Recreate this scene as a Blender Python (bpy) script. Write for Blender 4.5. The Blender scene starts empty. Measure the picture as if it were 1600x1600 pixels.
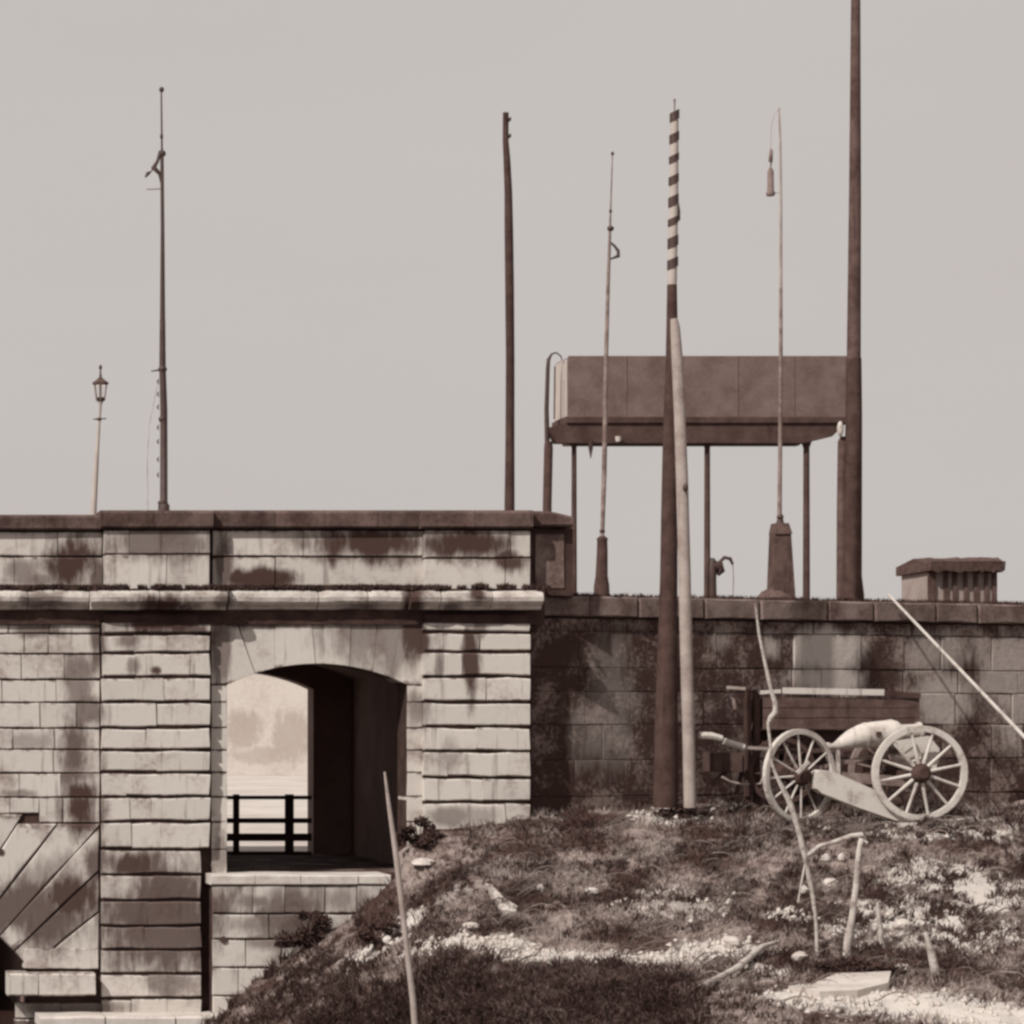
import bpy, math, random
import numpy as np
from mathutils import noise, Vector
random.seed(7); rng = np.random.default_rng(7)
sc = bpy.context.scene
col = sc.collection

# ------------------------------------------------------------------ camera
F, VX, VY, CZ = 4350.0, -325.0, 1137.0, 1.6      # focal length and principal point in photo pixels, eye height
cd = bpy.data.cameras.new('camera'); cam = bpy.data.objects.new('camera', cd); col.objects.link(cam)
cam.location = (0, 0, CZ); cam.rotation_euler = (math.radians(90), 0, 0)
cd.sensor_width = 36; cd.lens = F / 1600 * 36
cd.shift_x = (800 - VX) / 1600; cd.shift_y = (VY - 800) / 1600
cd.clip_start = 0.5; cd.clip_end = 4000
sc.camera = cam

# ------------------------------------------------------------------ light
AZ, EL = math.radians(52), math.radians(43)      # light travels to the right and away, 43 degrees down
w = bpy.data.worlds.new('World'); sc.world = w; w.use_nodes = True
nt = w.node_tree; bg = nt.nodes['Background']
sky = nt.nodes.new('ShaderNodeTexSky'); sky.sky_type = 'NISHITA'; sky.sun_disc = False
sky.sun_elevation = EL; sky.sun_rotation = math.radians(180) + AZ; sky.air_density = 1; sky.dust_density = 4
bw = nt.nodes.new('ShaderNodeRGBToBW'); nt.links.new(sky.outputs[0], bw.inputs[0])
tint = nt.nodes.new('ShaderNodeMix'); tint.data_type = 'RGBA'; tint.blend_type = 'MULTIPLY'
tint.inputs[0].default_value = 1; tint.inputs[7].default_value = (1.0, 0.93, 0.90, 1)
nt.links.new(bw.outputs[0], tint.inputs[6])
mx = nt.nodes.new('ShaderNodeMix'); mx.data_type = 'RGBA'; mx.inputs[0].default_value = 0.08
cn = nt.nodes.new('ShaderNodeTexNoise'); cn.inputs['Scale'].default_value = 2.2; cn.inputs['Detail'].default_value = 5
tc = nt.nodes.new('ShaderNodeTexCoord'); mp = nt.nodes.new('ShaderNodeMapping'); mp.inputs['Scale'].default_value = (1, 1, 4)
nt.links.new(tc.outputs['Generated'], mp.inputs[0]); nt.links.new(mp.outputs[0], cn.inputs['Vector'])
cr = nt.nodes.new('ShaderNodeValToRGB'); cr.color_ramp.elements[0].position = .3; cr.color_ramp.elements[1].position = .7
cr.color_ramp.elements[0].color = (5.66, 5.22, 5.02, 1); cr.color_ramp.elements[1].color = (5.98, 5.58, 5.36, 1)
nt.links.new(cn.outputs[0], cr.inputs[0]); nt.links.new(cr.outputs[0], mx.inputs[6])     # even veil of pale cloud over the sky
nt.links.new(tint.outputs[2], mx.inputs[7]); nt.links.new(mx.outputs[2], bg.inputs[0])
bg.inputs[1].default_value = 0.1
sl = bpy.data.lights.new('sun', 'SUN'); sl.energy = 4.2; sl.angle = math.radians(0.6); sl.color = (1.0, 0.95, 0.90)
so = bpy.data.objects.new('sun', sl); col.objects.link(so)
dirv = Vector((math.sin(AZ) * math.cos(EL), math.cos(AZ) * math.cos(EL), -math.sin(EL)))
so.rotation_euler = dirv.to_track_quat('-Z', 'Y').to_euler(); so.location = (-20, -20, 40)
sc.view_settings.view_transform = 'Standard'; sc.view_settings.look = 'None'
sc.view_settings.exposure = 0; sc.view_settings.gamma = 1; sc.view_settings.use_curve_mapping = False
sc.render.engine = 'CYCLES'; sc.cycles.use_denoising = True
sc.cycles.pixel_filter_type = 'BLACKMAN_HARRIS'; sc.cycles.filter_width = 2.8
sc.cycles.max_bounces = 6

# ------------------------------------------------------------------ helpers
def PX(px, Y): return (px - VX) / F * Y
def PZ(py, Y): return CZ + (VY - py) / F * Y
def P(px, py, Y): return (PX(px, Y), Y, PZ(py, Y))
def S(n, Y): return n / F * Y                       # n photo pixels in metres at depth Y
WORG = {}                                           # world origin of each object
def reg(o, org, parent):
    WORG[o.name] = Vector(org)
    if parent is not None:
        o.parent = parent; o.location = Vector(org) - WORG[parent.name]
    else: o.location = org
    col.objects.link(o)
def empty(name, org, label=None, cat=None, group=None, parent=None, kind=None):
    o = bpy.data.objects.new(name, None); o.empty_display_size = 0.2
    reg(o, org, parent); tag(o, label, cat, group, kind); return o
def tag(o, label=None, cat=None, group=None, kind=None):
    if label: o['label'] = label
    if cat: o['category'] = cat
    if group: o['group'] = group
    if kind: o['kind'] = kind
    return o
class MB:
    def __init__(s): s.v = []; s.f = []
    def add(s, vs, fs):
        n = len(s.v); s.v += [tuple(v) for v in vs]; s.f += [tuple(i + n for i in f) for f in fs]; return s
    def box(s, x0, x1, y0, y1, z0, z1):
        v = [(x0,y0,z0),(x1,y0,z0),(x1,y1,z0),(x0,y1,z0),(x0,y0,z1),(x1,y0,z1),(x1,y1,z1),(x0,y1,z1)]
        return s.add(v, [(0,3,2,1),(4,5,6,7),(0,1,5,4),(1,2,6,5),(2,3,7,6),(3,0,4,7)])
    def prism(s, poly, y0, y1):                     # poly in (x, z), extruded in y
        n = len(poly); v = [(x,y0,z) for x,z in poly] + [(x,y1,z) for x,z in poly]
        return s.add(v, [tuple(range(n)), tuple(range(2*n-1, n-1, -1))] + [(i, n+i, n+(i+1)%n, (i+1)%n) for i in range(n)])
    def tube(s, pts, rad, n=8, cap=True, jit=0):
        pts = [Vector(p) for p in pts]; rings = []; base = len(s.v)
        for i, p in enumerate(pts):
            d = (pts[min(i+1, len(pts)-1)] - pts[max(i-1, 0)]).normalized()
            a = d.cross(Vector((0,1,0)) if abs(d.y) < .9 else Vector((1,0,0))).normalized(); b = d.cross(a)
            r = rad[i] if hasattr(rad, '__len__') else rad
            for k in range(n):
                t = 2*math.pi*k/n; rr = r*(1 + random.uniform(-jit, jit))
                s.v.append(tuple(p + a*math.cos(t)*rr + b*math.sin(t)*rr))
        for i in range(len(pts)-1):
            for k in range(n):
                a0 = base+i*n+k; a1 = base+i*n+(k+1)%n
                s.f.append((a0, a1, a1+n, a0+n))
        if cap:
            e = base+(len(pts)-1)*n; q = len(s.v)    # caps on vertices of their own, so smooth shading stays clean
            s.v += s.v[base:base+n]+s.v[e:e+n]
            s.f += [tuple(range(q+n-1, q-1, -1)), tuple(range(q+n, q+2*n))]
        return s
    def bar(s, p, q, wx, wy):                       # rectangular bar p->q
        p, q = Vector(p), Vector(q); d = (q-p).normalized()
        b = Vector((0,1,0)) if abs(d.y) < .9 else Vector((1,0,0)); a = d.cross(b).normalized(); b = a.cross(d)
        v = [e + a*sx*wx/2 + b*sy*wy/2 for e in (p, q) for sx, sy in ((-1,-1),(1,-1),(1,1),(-1,1))]
        return s.add(v, [(0,1,2,3),(7,6,5,4),(0,4,5,1),(1,5,6,2),(2,6,7,3),(3,7,4,0)])
    def build(s, name, mat, parent=None, smooth=False, **k):
        A = np.array(s.v, float); org = ((A[:,0].min()+A[:,0].max())/2, (A[:,1].min()+A[:,1].max())/2, A[:,2].min())
        me = bpy.data.meshes.new(name); me.from_pydata((A-np.array(org)).tolist(), [], s.f)
        me.update(); me.materials.append(mat)
        if smooth: me.polygons.foreach_set('use_smooth', [True]*len(me.polygons))
        if s.f and not smooth: pass
        o = bpy.data.objects.new(name, me); reg(o, org, parent); tag(o, **k); return o
def fixn(o):
    import bmesh
    b = bmesh.new(); b.from_mesh(o.data); bmesh.ops.recalc_face_normals(b, faces=b.faces); b.to_mesh(o.data); b.free(); return o
def copy_tree(o, d, parent=None):
    c = o.copy(); col.objects.link(c)
    WORG[c.name] = WORG[o.name] + Vector(d)
    if parent is None and o.parent is not None: parent = o.parent
    c.parent = parent
    c.location = WORG[c.name] - (WORG[parent.name] if parent else Vector())
    for ch in list(o.children): copy_tree(ch, d, c)
    return c

# ------------------------------------------------------------------ materials
def T(c):                                            # sepia colour of the luminance of c
    l = max(.022, .3*c[0]+.55*c[1]+.15*c[2]); x = math.log(l)
    xs = [math.log(q) for q in (.03, .05, .13, .3, .55)]
    g = float(np.interp(x, xs, (.52, .57, .69, .83, .925))); b = float(np.interp(x, xs, (.43, .48, .61, .75, .845)))
    k = l/(.3+.55*g+.15*b); return (k, k*g, k*b)
def mat(name, dark, light, scale=2.0, bias=0.5, rough=0.9, bump=0.3, bscale=12, vary=0.0, streak=0.0,
        blobs=None, blobcol=None, paleblobs=None, palecol=None, plane='XZ', contrast=0.25, fine=0.35, spec=0.2, metal=0.0, bdist=0.02, raw=False, edge=0.0, soft=.55):
    m = bpy.data.materials.new(name); m.use_nodes = True; n = m.node_tree.nodes; L = m.node_tree.links
    bs = n['Principled BSDF']; bs.inputs['Roughness'].default_value = rough; bs.inputs['Specular IOR Level'].default_value = spec
    bs.inputs['Metallic'].default_value = metal
    dark, light = (dark, light) if raw else (T(dark), T(light)); blobcol = T(blobcol) if blobcol else None; palecol = T(palecol) if palecol else None
    geo = n.new('ShaderNodeNewGeometry'); pos = geo.outputs['Position']
    def math_(op, a, b=None, c=None, clamp=False):
        x = n.new('ShaderNodeMath'); x.operation = op; x.use_clamp = clamp
        for i, q in enumerate((a, b, c)):
            if q is None: continue
            if hasattr(q, 'links'): L.new(q, x.inputs[i])
            else: x.inputs[i].default_value = q
        return x.outputs[0]
    def nz(sc_, det=6, vec=pos, rgh=.6):
        x = n.new('ShaderNodeTexNoise'); x.inputs['Scale'].default_value = sc_; x.inputs['Detail'].default_value = det
        x.inputs['Roughness'].default_value = rgh; L.new(vec, x.inputs['Vector']); return x.outputs[0]
    def vmul(v):
        x = n.new('ShaderNodeVectorMath'); x.operation = 'MULTIPLY'; L.new(pos, x.inputs[0]); x.inputs[1].default_value = v; return x.outputs[0]
    def mr(v, a, b, c=0, d=1):
        x = n.new('ShaderNodeMapRange'); x.interpolation_type = 'SMOOTHSTEP'; L.new(v, x.inputs[0])
        for i, q in enumerate((a, b, c, d)): x.inputs[1+i].default_value = q
        return x.outputs[0]
    def mix(f, a, b, t='MIX'):
        x = n.new('ShaderNodeMix'); x.data_type = 'RGBA'; x.blend_type = t
        for i, q in ((0, f), (6, a), (7, b)):
            if hasattr(q, 'links'): L.new(q, x.inputs[i])
            else: x.inputs[i].default_value = q if i == 0 else (*q, 1)
        return x.outputs[2]
    big = nz(scale); sm = nz(scale*9, 5)
    f = math_('ADD', big, math_('MULTIPLY', math_('SUBTRACT', sm, .5), fine))
    c = mix(mr(f, bias-contrast, bias+contrast), dark, light)
    if streak:
        st = mr(nz(1, 5, vmul((9, 9, .7))), .56, .72)
        c = mix(math_('MULTIPLY', st, streak), c, tuple(x*.33 for x in dark) if blobcol is None else blobcol)
    if vary:
        oj = n.new('ShaderNodeObjectInfo'); jn = math_('MULTIPLY', math_('SUBTRACT', math_('FRACT', math_('MULTIPLY', oj.outputs['Random'], 7.31)), .5), .5)
    def field(bl):
        acc = None; wob = nz(1, 6, vmul((2.6, 2.6, 1.3)) if plane == 'XZ' else vmul((1.9, 1.9, 1.9))); wob2 = nz(1, 5, vmul((13, 13, 3)) if plane == 'XZ' else vmul((7, 7, 7)))
        for (a, b, ra, rb, s_) in bl:
            sub = n.new('ShaderNodeVectorMath'); sub.operation = 'SUBTRACT'; L.new(pos, sub.inputs[0])
            sub.inputs[1].default_value = (a, 0, b) if plane == 'XZ' else (a, b, 0)
            mu = n.new('ShaderNodeVectorMath'); mu.operation = 'MULTIPLY'; L.new(sub.outputs[0], mu.inputs[0])
            mu.inputs[1].default_value = (1/ra, 0, 1/rb) if plane == 'XZ' else (1/ra, 1/rb, 0)
            le = n.new('ShaderNodeVectorMath'); le.operation = 'LENGTH'; L.new(mu.outputs[0], le.inputs[0])
            d = math_('ADD', le.outputs['Value'], math_('MULTIPLY', math_('SUBTRACT', wob, .5), 1.7))
            d = math_('ADD', d, math_('MULTIPLY', math_('SUBTRACT', wob2, .5), .8))
            if vary: d = math_('ADD', d, jn)
            v = mr(d, 1.3, 1.3-soft, 0, min(1, s_*1.22))
            acc = v if acc is None else math_('MAXIMUM', acc, v)
        return acc
    if blobs: c = mix(field(blobs), c, blobcol)
    if edge:                                         # dirt creeping in from the bed joints
        tcn = n.new('ShaderNodeTexCoord'); sp_ = n.new('ShaderNodeSeparateXYZ'); L.new(tcn.outputs['Generated'], sp_.inputs[0])
        z_ = sp_.outputs['Z']; ed = math_('MINIMUM', z_, math_('SUBTRACT', 1.0, z_))
        ed = math_('ADD', ed, math_('MULTIPLY', math_('SUBTRACT', nz(1, 6, vmul((7, 7, 9))), .5), .42))
        c = mix(mr(ed, .07, -.03, 0, edge), c, T((.11, .08, .07)))
    if paleblobs: c = mix(field(paleblobs), c, palecol)
    if vary:
        oi = n.new('ShaderNodeObjectInfo')
        k = math_('ADD', math_('MULTIPLY', oi.outputs['Random'], vary), 1 - vary/2 - vary*.1)
        x = n.new('ShaderNodeVectorMath'); x.operation = 'SCALE'; L.new(c, x.inputs[0]); L.new(k, x.inputs['Scale']); c = x.outputs[0]
    L.new(c, bs.inputs['Base Color'])
    if bump:
        bp = n.new('ShaderNodeBump'); bp.inputs['Strength'].default_value = bump; bp.inputs['Distance'].default_value = bdist
        L.new(nz(bscale, 8, rgh=.65), bp.inputs['Height']); L.new(bp.outputs[0], bs.inputs['Normal'])
    return m
def B(px, py, rx, ry, s=1.0, Y=45.0): return (PX(px, Y), PZ(py, Y), S(rx, Y), S(ry, Y), s)

STAIN_SHADE = (0.06, 0.042, 0.036)  # stain colour, also used to paint shade on the gate wall
gate_blobs = [B(475,845,20,20,.5), B(600,840,70,22,.7), B(150,905,20,30,.7), B(60,905,60,12,.5), B(350,880,16,50,.7), B(145,1350,18,40,.7), B(470,1455,70,40,.7), B(560,1450,60,40,.7), B(395,1405,40,16,.6), B(135,1110,26,26,.6), B(30,1240,40,8,.5), B(610,1000,60,50,.5), B(230,1460,90,60,.55), B(180,1420,20,60,.5), B(700,1180,14,30,.3), B(205,1040,10,14,.5),B(400,965,260,16,.75), B(110,965,70,14,.6), B(740,965,90,12,.5), B(150,1000,14,50,.7), B(90,1390,70,50,.45), B(560,1010,24,36,.45), B(612,1030,20,40,.5), B(30,890,30,20,.5), B(200,1000,20,18,.6), B(300,985,30,10,.7), B(700,1275,30,14,.5), B(40,1160,50,14,.35), B(250,1530,40,30,.5), B(390,1440,60,20,.5), B(520,1400,60,30,.5),B(118,880,60,48,.95), B(575,848,120,32,.9), B(405,903,62,16,.95), B(730,850,80,28,.85), B(240,850,100,44,.6), B(790,875,26,22,.8),  # stains, plus shade painted under the cornice and right of the first pilaster
    B(118,1175,34,58,.7), B(120,1060,24,50,.55), B(128,1262,30,46,.95), B(60,1430,90,60,.72), B(110,1400,60,45,.8), B(250,1425,115,95,.72), B(200,1350,40,24,.8),
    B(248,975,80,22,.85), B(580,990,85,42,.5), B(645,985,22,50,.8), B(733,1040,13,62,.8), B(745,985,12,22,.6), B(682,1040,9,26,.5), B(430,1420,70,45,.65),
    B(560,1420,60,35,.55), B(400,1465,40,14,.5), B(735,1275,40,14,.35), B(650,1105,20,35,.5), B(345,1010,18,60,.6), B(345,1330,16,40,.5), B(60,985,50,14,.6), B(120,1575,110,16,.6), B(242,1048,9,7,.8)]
M = {}
M['ashlar'] = mat('pale_ashlar', (.27,.24,.215), (.565,.525,.475), 1.5, .36, vary=.10, streak=.45, fine=.35, contrast=.16, blobs=gate_blobs, blobcol=STAIN_SHADE, bump=.3, bscale=9, rough=.95, edge=.85, soft=.86)
M['coping'] = mat('coping_stone_dark', (.04,.028,.024), (.15,.115,.10), 1.8, .52, vary=.2, streak=.4, bump=.5, bscale=10)
M['cornice'] = mat('cornice_stone', (.20,.17,.15), (.57,.52,.47), 3.2, .40, soft=.9, vary=.15, bump=.7, bscale=9, blobcol=STAIN_SHADE,
    blobs=[B(60,940,36,16,.6), B(250,946,55,20,.85), B(340,940,20,14,.6), B(560,950,40,10,.6), B(640,940,18,30,1), B(735,930,14,18,.8), B(700,950,20,12,.6)])
M['mortar_and_shade'] = mat('dark_mortar_and_shade', (.025,.018,.015), (.07,.052,.044), 3, .5, bump=.6)  # joint mortar, also paints the shadow band under the cornice
wy = 46.3
M['wing'] = mat('blackened_stone', (.044,.037,.033), (.21,.185,.165), 1.7, .59, fine=.6, vary=.06, soft=.9, streak=.35, bump=.8, bscale=7, contrast=.13, blobcol=STAIN_SHADE,
    blobs=[B(1375,1048,42,24,1,47.7)],
    paleblobs=[B(1292,1014,62,34,.95,47.3), B(1290,1062,62,22,.85,47.3), B(1465,1020,72,36,.45,48), B(1485,1095,60,50,.6,48), B(1200,1010,18,26,.6,47), B(935,1080,50,85,.22,wy), B(920,1150,60,55,.25,wy), B(1600,1060,90,90,.5,48.5),B(1125,1000,20,22,.3,46.6)], palecol=(.50,.45,.40))
M['wingcap'] = mat('worn_coping', (.08,.056,.048), (.25,.20,.17), 2, .5, vary=.15, bump=.6, bscale=8)
M['inner'] = mat('passage_brick', (.19,.125,.108), (.28,.19,.168), raw=True, scale=1.5, bias=.5, bump=.5)#, 1.5, .5, bump=.5)
M['threshold'] = mat('pale_threshold', (.36,.32,.28), (.60,.55,.50), 3, .4, bump=.4)
M['iron'] = mat('dark_iron', (.035,.03,.026), (.06,.05,.042), 6, .5, rough=.6, bump=.3, spec=.4)
M['wood'] = mat('dark_wood', (.035,.03,.025), (.075,.06,.05), 4, .5, streak=.5, bump=.5, bscale=14)
M['wood2'] = mat('brown_post_wood', (.05,.04,.034), (.12,.095,.08), 4, .5, streak=.5, bump=.5, bscale=14)
M['tank'] = mat('tank_plates', (.12,.09,.078), (.20,.155,.137), 2, .5, bump=.2, vary=.06)
M['tankframe'] = mat('tank_frame_iron', (.05,.036,.03), (.10,.075,.064), 3, .5, bump=.2)
M['white'] = mat('weathered_white_paint', (.22,.19,.17), (.56,.52,.475), 4, .36, streak=.5, bump=.25, bscale=20, contrast=.2)
M['palepaint_and_sunlit'] = mat('pale_paint_and_sunlit_side', (.34,.32,.30), (.42,.40,.38), 3, .4, bump=.2)  # pale paint, also colours in the sunlit side of the tank
M['palewood'] = mat('pale_bare_wood', (.17,.14,.12), (.52,.47,.42), 7, .42, bump=.9, bscale=26, streak=.6, contrast=.18)
M['greypole'] = mat('grey_spar_wood', (.22,.195,.175), (.37,.335,.305), 3, .42, streak=.5, bump=.4, bscale=16)
M['oldwood'] = mat('weathered_wheel_wood', (.12,.09,.075), (.30,.24,.20), 5, .5, bump=.3)
M['leaf'] = mat('dark_leaf', (.022,.016,.013), (.055,.04,.034), 3, .5, bump=0)
M['moss'] = mat('dark_moss', (.03,.02,.017), (.07,.05,.042), 6, .5, bump=0)
M['rock'] = mat('pale_rock', (.32,.28,.25), (.54,.49,.44), 4, .4, bump=.5)
M['thatch'] = mat('hut_roof', (.05,.04,.035), (.11,.09,.08), 8, .5, bump=.6, bscale=30)
M['plaster'] = mat('hut_plaster', (.22,.19,.17), (.32,.285,.26), 3, .45, bump=.3)
M['farwall'] = mat('far_pale_wall', (.42,.39,.36), (.56,.53,.49), .5, .42, blobs=[B(380,1140,26,30,.5,140), B(455,1150,28,40,.5,140), B(415,1180,50,14,.4,140)], blobcol=(.32,.285,.26), bump=.1, fine=.6)
M['gravel'] = mat('pale_gravel', (.40,.36,.32), (.56,.51,.47), .5, .45, bump=.3)
M['earth'] = mat('terrace_earth', (.06,.043,.036), (.2,.155,.135), 1.2, .5, bump=.5)
M['water'] = mat('dark_water', (.025,.018,.016), (.045,.034,.03), .4, .5, rough=.22, bump=.12, bscale=2.5, spec=.5)

# ------------------------------------------------------------------ masonry
def clip(poly, a, b, c):                            # keep a*x+b*y<=c
    out = []
    for i in range(len(poly)):
        p, q = poly[i], poly[(i+1) % len(poly)]; dp = a*p[0]+b*p[1]-c; dq = a*q[0]+b*q[1]-c
        if dp <= 0: out.append(p)
        if (dp < 0 < dq) or (dq < 0 < dp):
            t = dp/(dp-dq); out.append((p[0]+(q[0]-p[0])*t, p[1]+(q[1]-p[1])*t))
    return out
def area(p): return sum(p[i][0]*p[(i+1)%len(p)][1]-p[(i+1)%len(p)][0]*p[i][1] for i in range(len(p)))/2
def inset(poly, d):                                 # convex inset
    if area(poly) < 0: poly = poly[::-1]
    out = poly
    for i in range(len(poly)):
        p, q = poly[i], poly[(i+1) % len(poly)]; ex, ey = q[0]-p[0], q[1]-p[1]; l = math.hypot(ex, ey)
        if l < 1e-6: continue
        nx, ny = ey/l, -ex/l
        out = clip(out, nx, ny, nx*p[0]+ny*p[1]-d)
    return out
def stone(parent, poly, y0, depth, gap=.010, bev=.014, m='ashlar', name='stone', frame=None, jit=.007, relief=.010, rect=None, **k):
    """poly: (x,z) outline; a block whose front lies at y0, edges worn back"""
    o_ = inset(poly, gap)
    if len(o_) < 3 or abs(area(o_)) < 1e-4: return None
    # subdivide edges so that outlines come out uneven
    ring = []
    for i in range(len(o_)):
        p, q = o_[i], o_[(i+1) % len(o_)]; l = math.hypot(q[0]-p[0], q[1]-p[1]); n = max(1, min(4, int(l/.28)))
        for k_ in range(n):
            t = k_/n; ring.append((p[0]+(q[0]-p[0])*t+random.uniform(-jit, jit), p[1]+(q[1]-p[1])*t+random.uniform(-jit, jit)))
    cx = sum(p[0] for p in ring)/len(ring); cz = sum(p[1] for p in ring)/len(ring)
    yo = y0 + random.uniform(-relief, relief); tx, tz = random.uniform(-.006, .006), random.uniform(-.006, .006)
    def ins(p, d):
        if rect:
            hx = (max(q[0] for q in ring)-min(q[0] for q in ring))/2; hz = (max(q[1] for q in ring)-min(q[1] for q in ring))/2
            sx = 1 if abs(p[0]-cx) > hx-.03 else 0; sz = 1 if abs(p[1]-cz) > hz-.03 else 0
            return (p[0]+math.copysign(rect, cx-p[0])*sx, p[1]+math.copysign(d, cz-p[1])*sz)
        dx, dz = cx-p[0], cz-p[1]; l = math.hypot(dx, dz) or 1; return (p[0]+dx/l*d*1.3, p[1]+dz/l*d*1.3)
    fr = [ins(p, bev) for p in ring]; n = len(ring)
    v = [(x, yo+(x-cx)*tx+(z-cz)*tz, z) for x, z in fr] + [(x, yo+bev*1.2, z) for x, z in ring] + [(x, y0+depth, z) for x, z in ring]
    f = [tuple(range(n))] + [(i, n+i, n+(i+1)%n, (i+1)%n) for i in range(n)] + [(n+i, 2*n+i, 2*n+(i+1)%n, n+(i+1)%n) for i in range(n)]
    f = [q[::-1] if False else q for q in f]
    if frame: v = [frame(x, y, z) for x, y, z in v]
    b = MB().add(v, f); return b.build(name, M[m], parent, **k)
def prect(parent, x0, x1, ya, yb, Y, depth=.12, vg=.006, rc=.003, **k):       # rectangle in photo pixels seen at depth Y
    e = k.get('gap', .010)-vg
    X0, X1, Z1, Z0 = PX(x0, Y)-e, PX(x1, Y)+e, PZ(ya, Y), PZ(yb, Y)
    return stone(parent, [(X0,Z0),(X1,Z0),(X1,Z1),(X0,Z1)], Y, depth, rect=rc, **k)
def row(parent, x0, x1, ya, yb, Y, joints=None, w=(42, 75), **k):
    if joints is None:
        joints = []; x = x0 + random.uniform(*w)*random.uniform(.4, 1)
        while x < x1 - w[0]*.5: joints.append(x); x += random.uniform(*w)
    xs = [x0] + list(joints) + [x1]
    for a, b in zip(xs[:-1], xs[1:]): prect(parent, a, b, ya, yb, Y, **k)

YW, YP = 45.0, 44.83            # wall face, pilaster face
GX0, GX1 = -9.0, PX(829, 45.0)+.02  # ends of the gate block
ZT = CZ + 2.19                  # walkway level
ZTH = PZ(1367, 45)              # threshold level
AX0, AX1 = PX(355, YW), PX(636, YW)
gate = empty('gate_wall', ((AX0+AX1)/2, YW, ZTH), 'pale ashlar gate wall with two rusticated pilasters, moulded cornice and arched passage', 'wall')
# core with the openings
CR = PZ(1037, YW); SP = PZ(1070, YW); hw = (AX1-AX0)/2; acx = (AX0+AX1)/2
RA = (hw*hw+(CR-SP)**2)/(2*(CR-SP)); acz = CR-RA
def arcpts(x0, x1, crown, spring, n=14):
    h = (x1-x0)/2; r = (h*h+(crown-spring)**2)/(2*(crown-spring)); a = math.asin(h/r); c = (x0+x1)/2
    return [(c+r*math.sin(-a+2*a*i/n), crown-r+r*math.cos(-a+2*a*i/n)) for i in range(n+1)]
WCX, WCZ, WR = PX(-300, YW), PZ(1790, YW), S(442, YW)       # water arch
ZB = -4.2
wa = [(WCX + WR*math.sin(t), WCZ + WR*math.cos(t)) for t in np.linspace(-.885, .885, 25)]
def block(mb, y0, y1, ax0, ax1, crown, spring, ztop, xl=None):
    pts = [(wa[-1][0], ZB), *wa[::-1][:0]]
    out = [(GX0, ZB), (wa[0][0], ZB)] + wa + [(wa[-1][0], ZB), (ax0, ZB), (ax0, ZTH)]
    # split into convex-ish strips to keep faces clean
    mb.box(GX0, wa[0][0], y0, y1, ZB, ztop)
    for p, q in zip(wa[:-1], wa[1:]): mb.prism([p, q, (q[0], ztop), (p[0], ztop)], y0, y1)
    mb.box(wa[-1][0], ax0, y0, y1, ZB, ztop)
    ar = arcpts(ax0, ax1, crown, spring)
    for p, q in zip(ar[:-1], ar[1:]): mb.prism([p, q, (q[0], ztop), (p[0], ztop)], y0, y1)
    mb.box(ax0, ax1, y0, y1, ZB, ZTH-.01)
    mb.box(ax1, GX1-.02, y0, y1, ZB, ztop)
mb = MB(); block(mb, YW+.035, 45.7, AX0, AX1, CR, SP, ZT); fixn(mb.build('core', M['mortar_and_shade'], gate))
mb = MB(); block(mb, 45.7, 52.5, AX0-.35, AX1+.6, CR+.3, SP+.2, ZT-.02); fixn(mb.build('passage_vault', M['inner'], gate))
mb = MB(); block(mb, 52.5, 53.1, PX(482, 53)-2.86, PX(482, 53), PZ(1050, 53), PZ(1077, 53), ZT); fixn(mb.build('rear_wall', M['inner'], gate))
MB().box(AX0-.3, AX1+.55, 45.35, 53.2, ZTH-.3, ZTH).build('passage_floor', M['wing'], gate)

# left wall courses
rows = [975, 990, 1022, 1062, 1098, 1138, 1171, 1208, 1246]
jt = {990:[-60,38,75], 1022:[-60,33,100], 1062:[-40,3,88], 1098:[-30,62,120], 1138:[-50,20,85], 1171:[-60,84], 1208:[-40,30,95]}
for a, b in zip(rows[:-1], rows[1:]): row(gate, -130, 156, a, b, YW, joints=jt.get(a), w=(45, 80))
row(gate, -130, 15, 1246, 1272, YW, w=(50, 80)); prect(gate, 15, 61, 1246, 1271, YW); prect(gate, 61, 98, 1246, 1286, YW); prect(gate, 98, 156, 1246, 1286, YW)
# voussoirs of the water arch
c0 = (-300, 1790)
angs = [math.radians(a) for a in (-9, -1, 7, 14, 21, 27.5, 33.0, 37.8, 42.4, 46.6, 51.2, 57.5)]
for a, b in zip(angs[:-1], angs[1:]):
    lim = 1271 if b < math.radians(36) else 1286
    pl = [(c0[0]+r*math.sin(t), c0[1]-r*math.cos(t)) for r, t in ((442, a), (442, b), (900, b), (900, a))]
    pl = clip(pl, 0, -1, -lim); pl = clip(pl, 1, 0, 156); pl = clip(pl, 0, 1, 1512)
    pl = clip(pl, -1, 0, 135)
    if len(pl) >= 3:
        stone(gate, [(PX(x, YW), PZ(y, YW)) for x, y in pl], YW-.012, .5, gap=.013, bev=.022, relief=.016) if b > .5 else None
prect(gate, 37, 154, 1481, 1515, YW-.06, depth=.4); prect(gate, 12, 60, 1520, 1557, YW-.36, depth=.5, name='impost_stone', bev=.03); prect(gate, 60, 150, 1520, 1557, YW-.36, depth=.5, name='impost_stone', bev=.03)
row(gate, 24, 160, 1566, 1592, YW, joints=[95])
row(gate, 22, 160, 1592, 1640, YW, joints=[70])
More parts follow.
